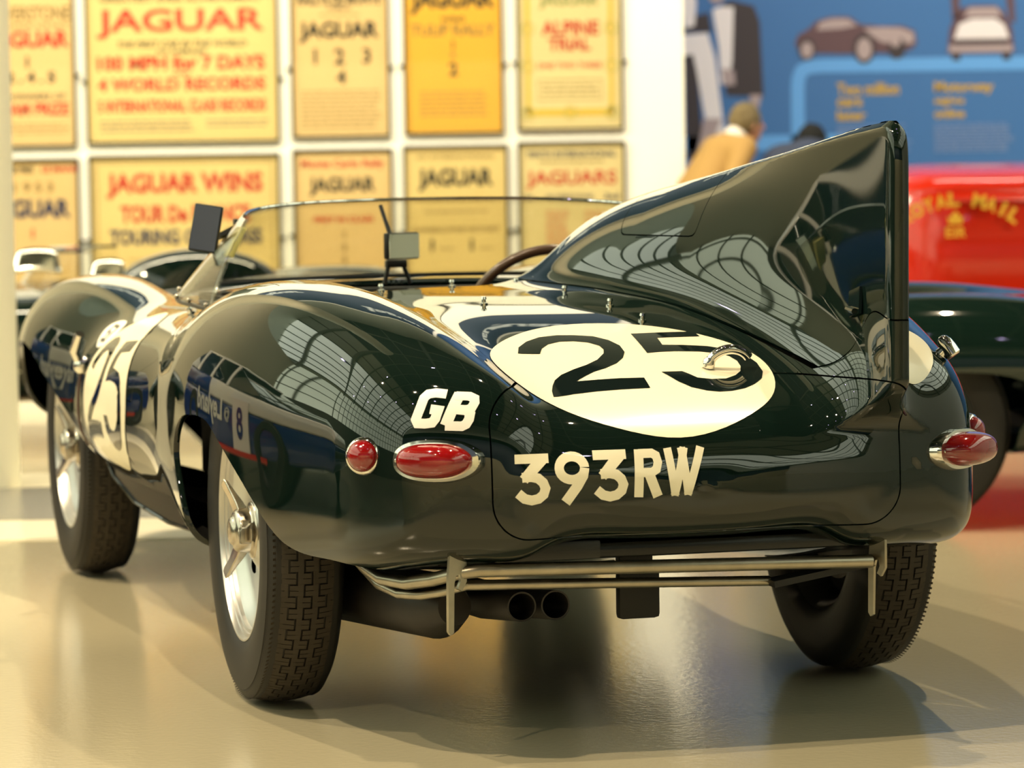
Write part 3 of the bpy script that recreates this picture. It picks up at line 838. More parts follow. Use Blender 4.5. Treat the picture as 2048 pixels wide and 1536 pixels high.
# mirror on the left of the screen
c = Vector((-.572, .93, .937)); Rm = Euler((math.radians(-6), math.radians(9), math.radians(-24))).to_matrix()
wm = MB().box(c, (.066, .014, .108), rot=(math.radians(-6), math.radians(9), math.radians(-24)), bev=.004).build('wing_mirror', M_BLACK, car)
MB().box(c + Rm @ Vector((0, -.0085, 0)), (.060, .003, .101), rot=(math.radians(-6), math.radians(9), math.radians(-24))).build('mirror_glass', mat('grey_mirror', (.50, .48, .42), .08, metal=1.0), wm)
MB().tube([c + Vector((.03, .01, -.02)), c + Vector((.075, .03, .0))], .008, 8).box(c + Vector((.078, .03, .0)), (.016, .03, .04), bev=.003).build('mirror_bracket', M_BLACK, wm)
MB().box((-.512, .90, .905), (.012, .075, .075), rot=(0, .45, 0), bev=.004).build('screen_sticker', mat('yellow_tint', (.75, .68, .25), .4), ws)
# driving mirror on its twin-leg stand
c = Vector((-.075, 1.10, .884))
rm = MB().box(c, (.096, .018, .064), rot=(0, 0, .42), bev=.006).build('rear_mirror', M_BLACK, car)
MB().box(c + Vector((.0044, -.0098, 0)), (.088, .003, .057), rot=(0, 0, .42)).build('mirror_glass', M_MIRROR, rm)
MB().tube([c + Vector((-.026, .01, .03)), c + Vector((-.04, .04, .096))], .005, 8).build('mirror_stem', M_BLACK, rm)
MB().box(c + Vector((-.012, .01, -.042)), (.05, .03, .018), bev=.004).tube([c + Vector((-.03, .01, -.045)), (-.115, 1.11, .795)], .0055, 8).tube([c + Vector((.006, .01, -.045)), (-.052, 1.11, .795)], .0055, 8).build('mirror_stand', M_BLACK, rm)

# ---- wheels
TREAD_N, COLS = 44, 4
def tyre_mb():
    m = MB()
    prof = [(-.060, .216), (-.071, .226), (-.0770, .250), (-.0800, .275), (-.0795, .298), (-.0755, .318), (-.0735, .3185), (-.0735, .3215), (-.0710, .323), (-.0655, .3345), (-.0600, .3372), (0, .3380),
            (.0600, .3372), (.0655, .3345), (.0755, .318), (.0800, .290), (.0770, .250), (.071, .226), (.060, .216)]
    m.lathe(prof, 128); return m
def tread_mb():
    """four meandering ribs: each half wave a block shifted sideways, slit across its middle"""
    m = MB(); half = PI / TREAD_N; wide = .118; cw = wide / COLS; g = .0020; a = .0074; gt = .07 * half
    def blk(x0, x1, t0, t1):
        ring = [(x0, t0), (x1, t0), (x1, t1), (x0, t1)]
        rt = lambda x: .3455 - 3.0 * x * x
        v = [(x, rt(x) * math.sin(t), rt(x) * math.cos(t)) for x, t in ring] + [(x, .336 * math.sin(t), .336 * math.cos(t)) for x, t in ring]
        m.add(v, [(0, 1, 2, 3)] + [(i, 4 + i, 4 + (i + 1) % 4, (i + 1) % 4) for i in range(4)])
    for k in range(2 * TREAD_N):
        s = a if k % 2 else -a; t0, t1 = k * half, (k + 1) * half; tm = (t0 + t1) / 2; sl = .028 * half
        for c_ in range(COLS):
            b0, b1 = -wide / 2 + c_ * cw, -wide / 2 + (c_ + 1) * cw
            x0 = b0 + (s if c_ else 0) + g; x1 = b1 + (s if c_ < COLS - 1 else 0) - g
            blk(x0, x1, t0 + gt, tm - sl); blk(x0, x1, tm + sl, t1 - gt)
            w = (x1 - x0) * .38
            (blk(x0, x0 + w, tm - sl, tm + sl) if k % 2 else blk(x1 - w, x1, tm - sl, tm + sl))
            blk(b0 + (a if c_ else 0) + g, b1 - (a if c_ < COLS - 1 else 0) - g, t1 - gt, t1 + gt)
    for k in range(4 * TREAD_N):                # shoulder nibs
        for s in (-1,):
            t = k * half / 2; x = s * .0635
            q = [(x - .0034, .3378, t), (x + .0034, .3350, t), (x + .0034, .3350, t + .2 * half), (x - .0034, .3378, t + .2 * half)]
            q = [(p[0], p[1] * math.sin(p[2]), p[1] * math.cos(p[2])) for p in q]
            up = [(p[0] + s * .0015, p[1] * 1.003, p[2] * 1.003) for p in q]
            m.add(q + up, [(4, 5, 6, 7), (0, 1, 5, 4), (1, 2, 6, 5), (2, 3, 7, 6), (3, 0, 4, 7)])
    return m
def disc_mesh():
    """pressed alloy wheel centre with round holes, cut from a dished disc"""
    prof = [(-.066, .2235), (-.0700, .2225), (-.0700, .2190), (-.0655, .2165), (-.0600, .2150), (-.0590, .2085), (-.0540, .2070), (-.0530, .2000), (-.0455, .1985),
            (-.040, .190), (-.030, .180), (-.022, .165), (-.018, .140), (-.020, .110), (-.028, .085), (-.040, .066), (-.046, .052), (-.050, .04)]
    n = 144; V = []; T = []
    for a, r in prof:
        for j in range(n):
            t = 2 * PI * j / n; V.append((a, r * math.cos(t), r * math.sin(t)))
    for i in range(len(prof) - 1):
        for j in range(n):
            a, b, c, d = i * n + j, i * n + (j + 1) % n, (i + 1) * n + (j + 1) % n, (i + 1) * n + j
            T += [(a, c, b), (a, d, c)]
    V = np.array(V); T = np.array(T)
    def g(P):
        th = np.arctan2(P[:, 2], P[:, 1]); r = np.hypot(P[:, 1], P[:, 2]); k = 2 * PI / 10
        dt = (th + k / 2) % k - k / 2
        return np.hypot((r - .138) * 1.1, r * dt) - .022
    V, T = clip(V, T, g, None)
    return V, T
wp = thing('wheel', '', 'wheel'); del wp['label'], wp['category']
ty = tyre_mb().build('tyre', M_RUBBER, wp)
td = tread_mb(); 
me = bpy.data.meshes.new('tread'); me.from_pydata(td.v, [], td.f); me.materials.append(M_TREAD)
to = link(bpy.data.objects.new('tread', me), wp); to['kind'] = 'stuff'
V_, T_ = disc_mesh()
rim = mesh_from('wheel_disc', V_, T_, M_ALLOY, wp); rim.data.set_sharp_from_angle(angle=math.radians(30))
MB().lathe([(-.062, .219), (-.03, .203), (.0, .19), (.045, .20), (.066, .222), (.070, .226)], 96).lathe([(.0, .19), (.0, .05)], 48).build('inner_rim', mat('inner_rim_paint', (.10, .10, .095), .4, metal=.6), wp)
MB().lathe([(.01, .155), (.022, .155), (.022, .04)], 64).lathe([(.0, .06), (.09, .06), (.09, .0)], 32).build('brake_disc', mat('brake_iron', (.05, .045, .04), .4, metal=.8), wp)
hub = MB().lathe([(-.036, .060), (-.046, .058), (-.050, .047), (-.074, .043), (-.080, .038), (-.082, .030), (-.086, .028), (-.090, .022), (-.091, 0)], 40)
def ear(a):
    m = MB(); R = Matrix.Rotation(math.radians(a), 3, 'X')
    sec = [(-.060, .030, .026, .022), (-.066, .055, .019, .017), (-.076, .080, .015, .012), (-.086, .102, .017, .008), (-.090, .110, .012, .005)]
    v = []
    for x, r, w, t in sec:
        for y_, x_ in ((-w, -t / 2), (w, -t / 2), (w, t / 2), (-w, t / 2)): v.append(R @ Vector((x + x_, y_, r)))
    f = [(0, 1, 2, 3), (16, 19, 18, 17)]
    for i in range(4):
        for j in range(4): f.append((i * 4 + j, i * 4 + (j + 1) % 4, i * 4 + 4 + (j + 1) % 4, i * 4 + 4 + j))
    return m.add(v, f)
for a in (-30, -150, 90):
    e = ear(a); hub.add(e.v, e.f)
hubs = hub.build('hub_spinner', M_SPIN, wp)
md = hubs.modifiers.new('bev', 'BEVEL'); md.width = .003; md.segments = 2
valve = MB().tube([(-.06, .0, .205), (-.075, .0, .18)], .004, 8).build('valve', M_BLACK, wp)
wp.parent = car; wp.location = (-.612, .015, .3455)
for loc, rot in (((.610, 0, .3455), (math.radians(20), 0, PI)), ((-.645, 2.30, .3455), (math.radians(6), 0, math.radians(1.0))), ((.635, 2.30, .3455), (math.radians(100), 0, PI))):
    w = copy_tree(wp, car); w.location = loc; w.rotation_euler = Euler(rot, 'XYZ')
for w in [o for o in car.children if o.name.startswith('wheel')]:
    pass

# ---- underneath: axle, tray, exhausts, jacking tubes
ub = MB()
ub.tube([(-.52, 0, .345), (-.12, 0, .345), (-.09, 0, .345), (.09, 0, .345), (.12, 0, .345), (.52, 0, .345)], [.04, .04, .10, .10, .04, .04], 20)
ub.tube([(-.40, .05, .31), (-.40, .6, .30)], .022, 10).tube([(.40, .05, .31), (.40, .6, .30)], .022, 10)
ub.build('rear_axle', M_INNER, car)
tr = MB()
tr.box((0, -.56, .345), (.74, .44, .03), rot=(math.radians(-6), 0, 0), bev=.012)
tr.build('undertray', M_UNDER, car)
MB().box((-.27, -.765, .372), (.20, .06, .035), bev=.006).build('tray_flange', M_UNDER, car)
for s in (-1, 1):                                # black panel standing in for the belly in shadow, left and right
    lst = [(.70, 1.70, .385), (.685, 1.66, .315), (.655, 1.52, .262), (.61, 1.30, .232), (.56, 1.05, .225), (.53, .90, .245), (.47, .80, .27)]
    inn = [(.40, 1.70, .30), (.40, 1.6, .24), (.40, 1.45, .21), (.40, 1.25, .20), (.40, 1.0, .20), (.40, .85, .21), (.40, .78, .23)]
    top = [(.685, 1.6, .40), (.66, 1.5, .37), (.63, 1.4, .35), (.60, 1.25, .33), (.56, 1.05, .33), (.53, .90, .33), (.47, .80, .33)]
    v = [(s * a, b, c) for a, b, c in lst] + [(s * a, b, c) for a, b, c in inn] + [(s * a, b, c) for a, b, c in top]; f = []
    for i in range(6): f += [(i, i + 1, 8 + i, 7 + i), (i, i + 1, 15 + i, 14 + i)]
    scp = MB().add(v, f).build('shaded_belly', M_UNDER, car)
    MB().tube([(s * a, b, c) for a, b, c in [(.712, 1.70, .39), (.687, 1.665, .313), (.657, 1.52, .259), (.612, 1.30, .229), (.562, 1.05, .222)]], .004, 8).build('belly_lip', M_GREEN, scp)
MB().tube([(-.52, .55, .285), (-.50, .25, .275)], .03, 14).build('side_exhaust', M_SPIN, car)
# tail pipes and silencer
exo = None
for dx in (0, .064):
    cx = -.300 + dx; ex = MB()
    ex.tube([(cx + .01, .10, .205), (cx, -.45, .235), (cx, -.72, .264)], .0275, 24, caps=False)
    ex.tube([(cx, -.72, .264), (cx, -.45, .235), (cx + .01, .05, .205)], .0245, 24, caps=False)
    v = []; f = []
    for r in (.0275, .0245): v += [(cx + r * math.cos(2 * PI * i / 24), -.7205, .264 + r * math.sin(2 * PI * i / 24)) for i in range(24)]
    ex.add(v, [(i, (i + 1) % 24, 24 + (i + 1) % 24, 24 + i) for i in range(24)])
    exo = ex.build('tail_pipe', M_PIPE, car)
MB().tube([(-.50, .02, .225), (-.49, -.02, .225), (-.40, -.50, .243), (-.385, -.56, .248)], [.03, .062, .062, .035], 28).build('silencer', M_PIPE, car)
# jacking tubes between two hooked brackets
jt = MB().tube([(-.555, -.42, .355), (-.550, -.54, .328), (-.535, -.61, .314), (-.505, -.68, .313), (-.47, -.735, .324), (-.435, -.775, .338), (-.40, -.79, .343), (.355, -.79, .325)], .0125, 16)
jto = jt.build('jacking_tube', M_STEEL, car)
MB().tube([(-.53, -.40, .32), (-.52, -.52, .292), (-.50, -.60, .283), (-.475, -.66, .287), (-.445, -.71, .298), (-.41, -.745, .312), (.170, -.745, .292)], .0095, 14).build('lower_tube', M_STEEL, jto)
MB().box((.265, -.76, .305), (.20, .05, .012), rot=(0, math.radians(-9), 0)).build('tube_gusset', M_INNER, jto)
hook = [(-.006, .075), (.010, .078), (.014, .02), (.014, -.028), (.006, -.045), (-.001, -.040), (.004, -.026), (.002, -.014), (-.004, -.016), (-.007, -.030), (-.009, -.118), (-.014, -.122), (-.018, -.115), (-.017, -.02), (-.014, .02)]
for c, u in (((-.438, -.79, .352), (1, .5, 0)), ((.368, -.792, .342), (.45, -1, 0))):
    MB().prism([(a * 1.25, b) for a, b in hook], c, u, (0, 0, 1), .006).build('jack_hook', M_STEEL, jto)
MB().box((-.040, -.60, .262), (.082, .03, .095), bev=.010).box((-.040, -.58, .315), (.066, .03, .06), bev=.004).build('tail_bracket', M_INNER, car)
# ------------------------------------------------------------ framed posters on the white wall
INK = mat('poster_black', (.016, .014, .008), .6); RED = mat('poster_red', (.60, .035, .012), .6); NAVY = mat('poster_navy', (.02, .028, .09), .6)
SOFT = mat('poster_brown_print', (.26, .16, .05), .6); GOLD = mat('poster_gold', (.78, .50, .04), .6)
P_YEL = mat('paper_yellow', (.84, .61, .25), .6, noise=(3, .05)); P_BUF = mat('paper_buff', (.82, .55, .25), .6, noise=(3, .05))
P_ORG = mat('paper_orange', (.86, .44, .035), .6, noise=(3, .05)); P_PAL = mat('paper_pale', (.84, .66, .33), .6, noise=(3, .05))
M_FRAME = mat('frame_black', (.02, .018, .014), .4)
WY = 11.3; KX = 1 / 362.4
def wx(px): return -.1088 + (px - 1024) * KX
def wz(py): return 1.057 + (345 - py) * KX
def poster(x0, x1, y0, y1, paper, lines, label, border=None):
    """x0..y1: outside of the frame, measured on the wall in frame pixels of 2.76 mm"""
    ax0, ax1, az1, az0 = wx(x0), wx(x1), wz(y0), wz(y1)
    w, h = ax1 - ax0, az1 - az0
    t = thing('framed_poster', label, 'poster', ((ax0 + ax1) / 2, WY, az0), 0, 'racing posters on the white wall')
    fr = MB(); b = .011
    for x in (-w / 2 + b / 2, w / 2 - b / 2): fr.box((x, -.015, h / 2), (b, .03, h))
    for z in (b / 2, h - b / 2): fr.box((0, -.015, z), (w - 2 * b, .03, b))
    fr.build('frame', M_FRAME, t, smooth=False)
    sh = MB().box((0, -.006, h / 2), (w - 2 * b, .004, h - 2 * b)).build('sheet', paper, t, smooth=False)
    for ln in lines:
        s, a0, a1, b0, b1, m = ln[:6]; bold = ln[6] if len(ln) > 6 else .02; shear = ln[7] if len(ln) > 7 else 0
        mb = MB(); nm = 'lettering'
        # fractions of the sheet, b measured downward from the top
        X0, X1 = -w / 2 + a0 * w, -w / 2 + a1 * w; Z0, Z1 = h - b1 * h, h - b0 * h
        if s == '---':
            nm = 'small_print'; n = max(1, int((Z1 - Z0) / .022)); rr = random.Random(7)
            for i in range(n):
                z = Z1 - (i + .5) * (Z1 - Z0) / n; x = X0
                while x < X1 - .02:
                    l = min(rr.uniform(.02, .07), X1 - x); mb.box((x + l / 2, 0, z), (l, .0004, .0065)); x += l + .008
        elif s == '[]':
            nm = 'printed_border'; iw = .004
            O_ = [(X0, Z0), (X1, Z0), (X1, Z1), (X0, Z1)]; I_ = [(X0 + iw, Z0 + iw), (X1 - iw, Z0 + iw), (X1 - iw, Z1 - iw), (X0 + iw, Z1 - iw)]
            mb.add([(x, 0, z) for x, z in O_ + I_], [(i, (i + 1) % 4, 4 + (i + 1) % 4, 4 + i) for i in range(4)])
        elif s == 'band':
            nm = 'printed_band'; mb.box(((X0 + X1) / 2, 0, (Z0 + Z1) / 2), (X1 - X0, .0003, Z1 - Z0))
        elif s == 'o':
            nm = 'printed_ring'; r = (X1 - X0) / 2; mb.tube([((X0 + X1) / 2 + r * math.cos(q), -.0004, (Z0 + Z1) / 2 + r * math.sin(q)) for q in [2 * PI * i / 20 for i in range(20)]], .004, 5, closed=True)
        else: text_into(mb, s, X0, X1, Z0, Z1, min(.042, bold + (.034 if s.startswith('JAGUAR') else .024)), shear)
        o = mb.build(nm, m, sh, smooth=False); o.location = (0, -.0095, 0)
        if nm == 'small_print': o['kind'] = 'stuff'
    gl = MB().box((0, -.020, h / 2), (w - 2 * b, .003, h - 2 * b)).build('glass', M_GLASS, t, smooth=False)
    for x in (-w / 2 - .012, w / 2 + .012): MB().box((x, -.01, h * .40), (.022, .02, .018), bev=.004).build('clip', M_FRAME, t, smooth=False)
    return t
poster(-18, 166, -70, 284, P_BUF, [('SILVERSTONE', .08, .95, .21, .29, SOFT, .0), ('PRODUCTION CAR RACE', .10, .92, .305, .33, SOFT, 0),
    ('JAGUAR', .06, .94, .345, .47, RED, .01), ('1', .44, .52, .49, .555, INK), ('2 . 4 . 5', .25, .78, .575, .64, INK, .03), ('WINNERS OF', .28, .88, .70, .73, INK, 0, .15),
    ('TEAM PRIZE', .12, .92, .75, .82, RED), ('---', .12, .92, .86, .93, SOFT)],
    'yellow framed poster at far left of the upper row, partly behind the white column')
poster(186, 570, -30, 280, P_YEL, [('GREATEST EVER ACHIEVEMENT', .08, .92, .06, .095, INK, 0), ('JAGUAR', .06, .93, .14, .33, RED, -.01), ('THE FIRST CAR IN THE WORLD', .16, .83, .345, .385, INK, .0, .3),
    ('TO AVERAGE', .36, .62, .40, .43, INK, 0, .3), ('100 MPH for 7 DAYS', .06, .93, .44, .535, RED, .05), ('AND', .45, .54, .545, .57, RED, 0), ('4 WORLD RECORDS', .06, .93, .58, .665, RED, .06),
    ('5 INTERNATIONAL CLASS RECORDS', .06, .93, .72, .80, RED, .03), ('---', .07, .55, .845, .93, NAVY), ('---', .62, .94, .845, .905, NAVY)],
    'widest yellow framed poster in the upper row, with big red heading over red lines')
poster(594, 790, -70, 274, P_BUF, [('RALLYE DE MONTE', .08, .92, .17, .235, INK, .01), ('CARLO', .38, .62, .24, .265, INK, 0), ('---', .3, .7, .285, .30, SOFT), ('JAGUAR', .09, .90, .33, .455, INK, .005),
    ('1', .22, .28, .485, .575, INK, 0), ('2', .44, .55, .485, .58, INK, 0), ('3', .72, .82, .485, .575, INK, 0), ('4', .46, .56, .61, .69, INK, .02), ('---', .1, .9, .72, .95, SOFT)],
    'buff framed poster in the upper row with black 1 2 3 under its heading')
poster(818, 1016, -70, 271, P_ORG, [('JAGUAR', .08, .92, .15, .30, INK, .005), ('WINS', .38, .62, .315, .345, INK, 0), ('TULIP RALLY', .08, .92, .36, .425, SOFT, -.005), ('1', .46, .54, .455, .505, INK, 0), ('&', .47, .53, .52, .55, SOFT, 0),
    ('2', .45, .55, .58, .66, INK, .01), ('---', .16, .84, .74, .90, SOFT)],
    'deep orange framed poster in the upper row, fourth from the left')
lines5 = [('band', .09, .13, .0, .90, GOLD), ('band', .87, .91, .0, .90, GOLD), ('band', .09, .91, .875, .915, GOLD)]
for bx in (.11, .89):
    for by in (.40, .62, .895): lines5.append(('o', bx - .055, bx + .055, by - .03, by + .03, mat('poster_olive', (.45, .46, .12), .6)))
lines5.append(('o', .445, .555, .865, .925, MATS['poster_olive']))
poster(1042, 1254, -70, 266, P_PAL, lines5 + [('JAGUAR', .22, .78, .20, .285, mat('poster_green', (.28, .30, .10), .6), 0), ('ALPINE', .24, .78, .355, .44, RED, .01), ('TRIAL', .30, .70, .455, .53, RED, .01), ('ONE TWO THREE', .20, .80, .60, .635, RED, 0),
    ('[]', .20, .80, .70, .82, SOFT), ('---', .24, .76, .72, .80, SOFT)],
    'pale framed poster with yellow chain border at right end of the upper row')
poster(-18, 168, 306, 585, P_BUF, [('GRAND PRIX', .10, .52, .055, .105, INK), ('LE MANS', .60, .98, .055, .10, RED), ('1 9 5 3', .30, .72, .17, .24, SOFT, 0), ('JAGUAR', .04, .90, .29, .465, NAVY, .02), ('1', .46, .52, .50, .57, RED, .03), ('2 3', .42, .58, .66, .74, RED)],
    'buff framed poster with navy heading at far left of the lower row')
poster(188, 568, 302, 585, P_YEL, [('[]', .04, .96, .055, 1.0, SOFT), ('JAGUAR WINS', .09, .91, .13, .31, RED, .05), ('TOUR De FRANCE', .16, .84, .355, .48, RED, .045), ('TOURING CAR', .10, .66, .525, .635, NAVY, .04), ('CLASS', .70, .90, .525, .635, NAVY, .04), ('---', .2, .8, .72, .80, SOFT)],
    'wide yellow framed poster in the lower row announcing TOUR De FRANCE in red')
poster(594, 792, 296, 582, P_BUF, [('Monte Carlo Rally', .08, .92, .075, .145, RED, .005), ('JAGUAR', .16, .83, .195, .33, INK, .01), ('---', .46, .54, .36, .375, SOFT), ('FIRST IN CLASS', .2, .8, .47, .51, RED), ('1', .47, .54, .57, .62, SOFT), ('2', .47, .54, .66, .71, SOFT), ('3', .47, .54, .75, .8, SOFT)],
    'buff framed poster in the lower row with a small red script line above black heading')
poster(814, 1022, 292, 580, P_YEL, [('XX INTERNATIONAL', .12, .88, .065, .095, SOFT, 0), ('JAGUAR', .14, .86, .16, .32, INK, .01), ('---', .12, .90, .36, .39, SOFT), ('---', .2, .8, .45, .47, SOFT), ('CONSECUTIVE VICTORY', .08, .92, .565, .60, SOFT, 0), ('1', .24, .29, .65, .73, INK, .03), ('1', .62, .67, .65, .73, INK, .03), ('---', .34, .50, .70, .73, SOFT), ('---', .72, .88, .70, .73, SOFT)],
    'yellow framed poster in the lower row with black heading, seen past the mirror')
poster(1042, 1256, 288, 578, P_PAL, [('TENTH INTERNATIONAL', .08, .92, .065, .11, NAVY, .01), ('PRODUCTION RACE', .2, .8, .13, .15, SOFT, 0), ('JAGUARS', .08, .92, .20, .325, RED, -.01), ('1st', .06, .14, .36, .40, NAVY), ('SILVERSTONE', .26, .70, .365, .395, NAVY, 0), ('2nd', .80, .94, .36, .40, NAVY),
    ('---', .26, .46, .47, .80, RED), ('---', .62, .80, .47, .66, RED)],
    'pale framed poster with red plural heading at right end of the lower row')

# ------------------------------------------------------------ blue display wall: flat prints
MY = 13.296; MK = 1 / (6524.5 / 19.98)
def mx_(px): return -.1088 + (px - 1024) * MK
def mz_(py): return 1.057 + (348 - py) * MK
mural = thing('mural', 'blue printed display wall panel with cut-out cars, a couple and yellow captions', 'mural', (0, MY, 0))
def prt(name, polys, m, off=.004, parent=None):
    for pl in polys: MB().prism([(mx_(a), mz_(b)) for a, b in pl], (0, -off, 0), (1, 0, 0), (0, 0, 1), .002).build(name, m, parent or mural, smooth=False)
MB().prism([(mx_(1300), 0.02), (mx_(2500), 0.02), (mx_(2500), 3.9), (mx_(1300), 3.9)], (0, -.001, 0), (1, 0, 0), (0, 0, 1), .002).build('backdrop', mat('mural_blue', (.050, .165, .44), .45), mural, smooth=False)
SKYB = mat('mural_sky_blue', (.13, .38, .86), .45)
def band(pts, w, m, name, off=.005):
    mb = MB(); P = [(mx_(a), mz_(b)) for a, b in pts]; o = stroke(P, w * MK); k = len(P)
    v = [(a, -off, b) for a, b in o]
    return mb.add(v, [(i, i + 1, 2 * k - 2 - i, 2 * k - 1 - i) for i in range(k - 1)]).build(name, m, mural, smooth=False)
band([(1602, 420), (1602, 190), (1604, 172), (1610, 158), (1624, 151), (1650, 149), (2480, 149)], 27, SKYB, 'road_band')
band([(1300, 300), (1700, 300)], 30, SKYB, 'road_band')
PL = mat('print_plum', (.12, .065, .085), .5); PK = mat('print_pinkgrey', (.42, .33, .36), .5); PW = mat('print_white', (.84, .78, .84), .5); PD = mat('print_dark', (.045, .035, .045), .5)
prt('printed_car', [[(1597, 104), (1604, 86), (1622, 78), (1640, 60), (1668, 52), (1705, 52), (1728, 68), (1770, 72), (1812, 72), (1836, 82), (1840, 108), (1826, 120), (1790, 126), (1752, 124), (1700, 126), (1640, 124), (1606, 122)]], PL)
prt('print_tone', [[(1640, 78), (1648, 62), (1670, 56), (1702, 56), (1722, 70), (1690, 76)], [(1734, 76), (1770, 74), (1808, 76), (1834, 86), (1834, 106), (1800, 108), (1770, 104), (1752, 92)]], PK, .006)
prt('print_wheel', [[(1735 + 22 * math.cos(t), 116 + 30 * math.sin(t)) for t in [2 * PI * i / 20 for i in range(20)]], [(1621 + 17 * math.cos(t), 116 + 22 * math.sin(t)) for t in [2 * PI * i / 20 for i in range(20)]], [(1800 + 17 * math.cos(t), 116 + 22 * math.sin(t)) for t in [2 * PI * i / 20 for i in range(20)]]], PD, .007)
prt('print_hub', [[(1735 + 15 * math.cos(t), 117 + 22 * math.sin(t)) for t in [2 * PI * i / 20 for i in range(20)]], [(1621 + 12 * math.cos(t), 117 + 16 * math.sin(t)) for t in [2 * PI * i / 20 for i in range(20)]], [(1797 + 10 * math.cos(t), 102 + 12 * math.sin(t)) for t in [2 * PI * i / 20 for i in range(20)]]], PK, .009)
prt('printed_car', [[(1900, 128), (1906, 78), (1924, 40), (1950, 34), (1996, 34), (2012, 44), (2030, 80), (2034, 128)], [(1908, 10), (1926, 12), (1924, 56), (1912, 66)], [(2016, 10), (2034, 10), (2036, 70), (2024, 66)]], PL)
prt('print_tone', [[(1914, 100), (1924, 70), (1950, 60), (1996, 60), (2014, 72), (2024, 100)]], PW, .006); prt('print_tone', [[(1934, 56), (1944, 38), (2000, 38), (2010, 56)], [(1904, 112), (2030, 112), (2030, 126), (1904, 126)]], PK, .006)
prt('print_wheel', [[(1912, 112), (2020, 112), (2020, 104), (1912, 104)], [(1910, 128), (1926, 128), (1926, 142), (1910, 142)], [(2010, 128), (2026, 128), (2026, 142), (2010, 142)]], PD, .007)
prt('printed_couple', [[(1452, 24), (1470, 16), (1516, 28), (1528, 60), (1534, 208), (1460, 206), (1450, 120)], [(1372, 80), (1432, 78), (1426, 40), (1400, 46)], [(1376, 120), (1400, 124), (1414, 330), (1380, 330)]], PD)
prt('print_tone', [[(1372, 84), (1424, 80), (1438, 130), (1456, 290), (1424, 292), (1400, 150), (1394, 122), (1372, 126)], [(1434, 34), (1452, 28), (1476, 30), (1472, 140), (1462, 186), (1448, 180), (1446, 110)], [(1372, -10), (1396, -10), (1402, 20), (1398, 66), (1378, 70)]], PW, .006)
prt('print_tone', [[(1424, -20), (1456, -20), (1458, 14), (1440, 24), (1428, 14)], [(1450, 150), (1476, 156), (1478, 184), (1454, 184)], [(1414, 250), (1450, 250), (1420, 325), (1398, 325)], [(1506, 204), (1530, 204), (1524, 230), (1508, 224)]], PK, .007)
YC = mat('caption_yellow', (.62, .38, .03), .5); PG = mat('caption_pale', (.20, .30, .58), .5)
for s, x0, x1, y0, y1 in (('Two million', 1680, 1804, 184, 208), ('cars', 1680, 1730, 215, 231), ('later', 1680, 1738, 238, 258), ('Motorway', 1874, 1992, 184, 210), ('sights', 1874, 1934, 214, 232), ('online', 1874, 1934, 238, 256)):
    cp = MB(); text_into(cp, s, mx_(x0), mx_(x1), mz_(y1), mz_(y0), .03)
    o = cp.build('caption', YC, mural, smooth=False); o.location = (0, -.006, 0)
rr = random.Random(3)
for x0, x1 in ((1680, 1822), (1874, 2026)):
    cp = MB()
    for i in range(9):
        x = x0; end = x1 - rr.uniform(0, 28)
        while x < end:
            l = rr.uniform(6, 22); cp.box((mx_(x + l / 2), 0, mz_(270 + i * 6.4)), (l * MK, .001, 3.2 * MK)); x += l + 3
    o = cp.build('paragraph', PG, mural, smooth=False); o.location = (0, -.006, 0); o['kind'] = 'stuff'

# ------------------------------------------------------------ the other cars
hV, hQ = surface_nets(base_d, (-.92, -1.02, .14), (.92, 3.2, .92), .03)
hV = project(base_d, hV); hT = tris(hQ)
for g in (rear_arch, front_arch): hV, hT = clip(hV, hT, g, base_d)
def tub_hole(P): return np.maximum(((np.abs(P[:, 0] / .5) ** 4 + np.abs((P[:, 1] - .9) / .36) ** 4) ** .25 - 1) * .4, .64 - P[:, 2])
hV, hT = clip(hV, hT, tub_hole, base_d)
M_DARKW = mat('dark_wheel_paint', (.02, .022, .022), .4)
M_GREEN2 = mat('deep_green_paint', (.0035, .012, .009), .05, ior=1.6)
def other_car(name, label, loc, rot, sz, wheels=True):
    t = thing(name, label, 'car', loc, rot)
    o = panel('body', hV, hT, base_d, M_GREEN2, t); o.scale = (1, .95, sz)
    for q in o.data.vertices:
        if q.co.y < 0: q.co.y *= .55
    MB().box((0, .9, .42), (.9, .7, .2)).build('cockpit_tub', M_INNER, t, smooth=False); MB().box((0, 1.0, .24), (.9, 2.6, .05)).build('floor_pan', M_INNER, t, smooth=False)
    for lx, ly, rz in ((-.61, 0, 0), (.61, 0, PI), (-.635, 2.3, 0), (.635, 2.3, PI)):
        w = copy_tree(wp, t); w.location = (lx, ly * .95, .3455 * .87); w.rotation_euler = (0, 0, rz); w.scale = (.87,) * 3
        for q in w.children:
            if q.name.startswith(('wheel_disc', 'hub')): q.material_slots[0].link = 'OBJECT'; q.material_slots[0].material = M_DARKW
    v2 = []; f2 = []; m = 31
    for r in range(4):
        s = r / 3
        for i in range(m):
            a = PI * (i / (m - 1)); v2.append((.50 * math.cos(a) * (1 - .15 * s), 1.0 + .34 * math.sin(a) * (1 - .25 * s), (.79 + .17 * s) * sz))
    for r in range(3):
        for i in range(m - 1): f2.append((r * m + i, r * m + i + 1, r * m + m + i + 1, r * m + m + i))
    sc_ = mesh_from('screen', v2, f2, M_SCREEN, t)
    MB().tube(v2[3 * m:], .006, 6).build('screen_rim', M_CHROME, sc_)
    for s in (-1, 1): MB().tube([(s * .70, .65, .40 * sz), (s * .745, 1.4, .40 * sz), (s * .70, 1.75, .40 * sz)], .008, 6).build('side_strip', M_CHROME, t)
    return t
other_car('green_car', 'deep green open sports car side-on behind the fin, mostly cut off by the right edge', (1.03, 3.35, 0), -PI / 2, .81)
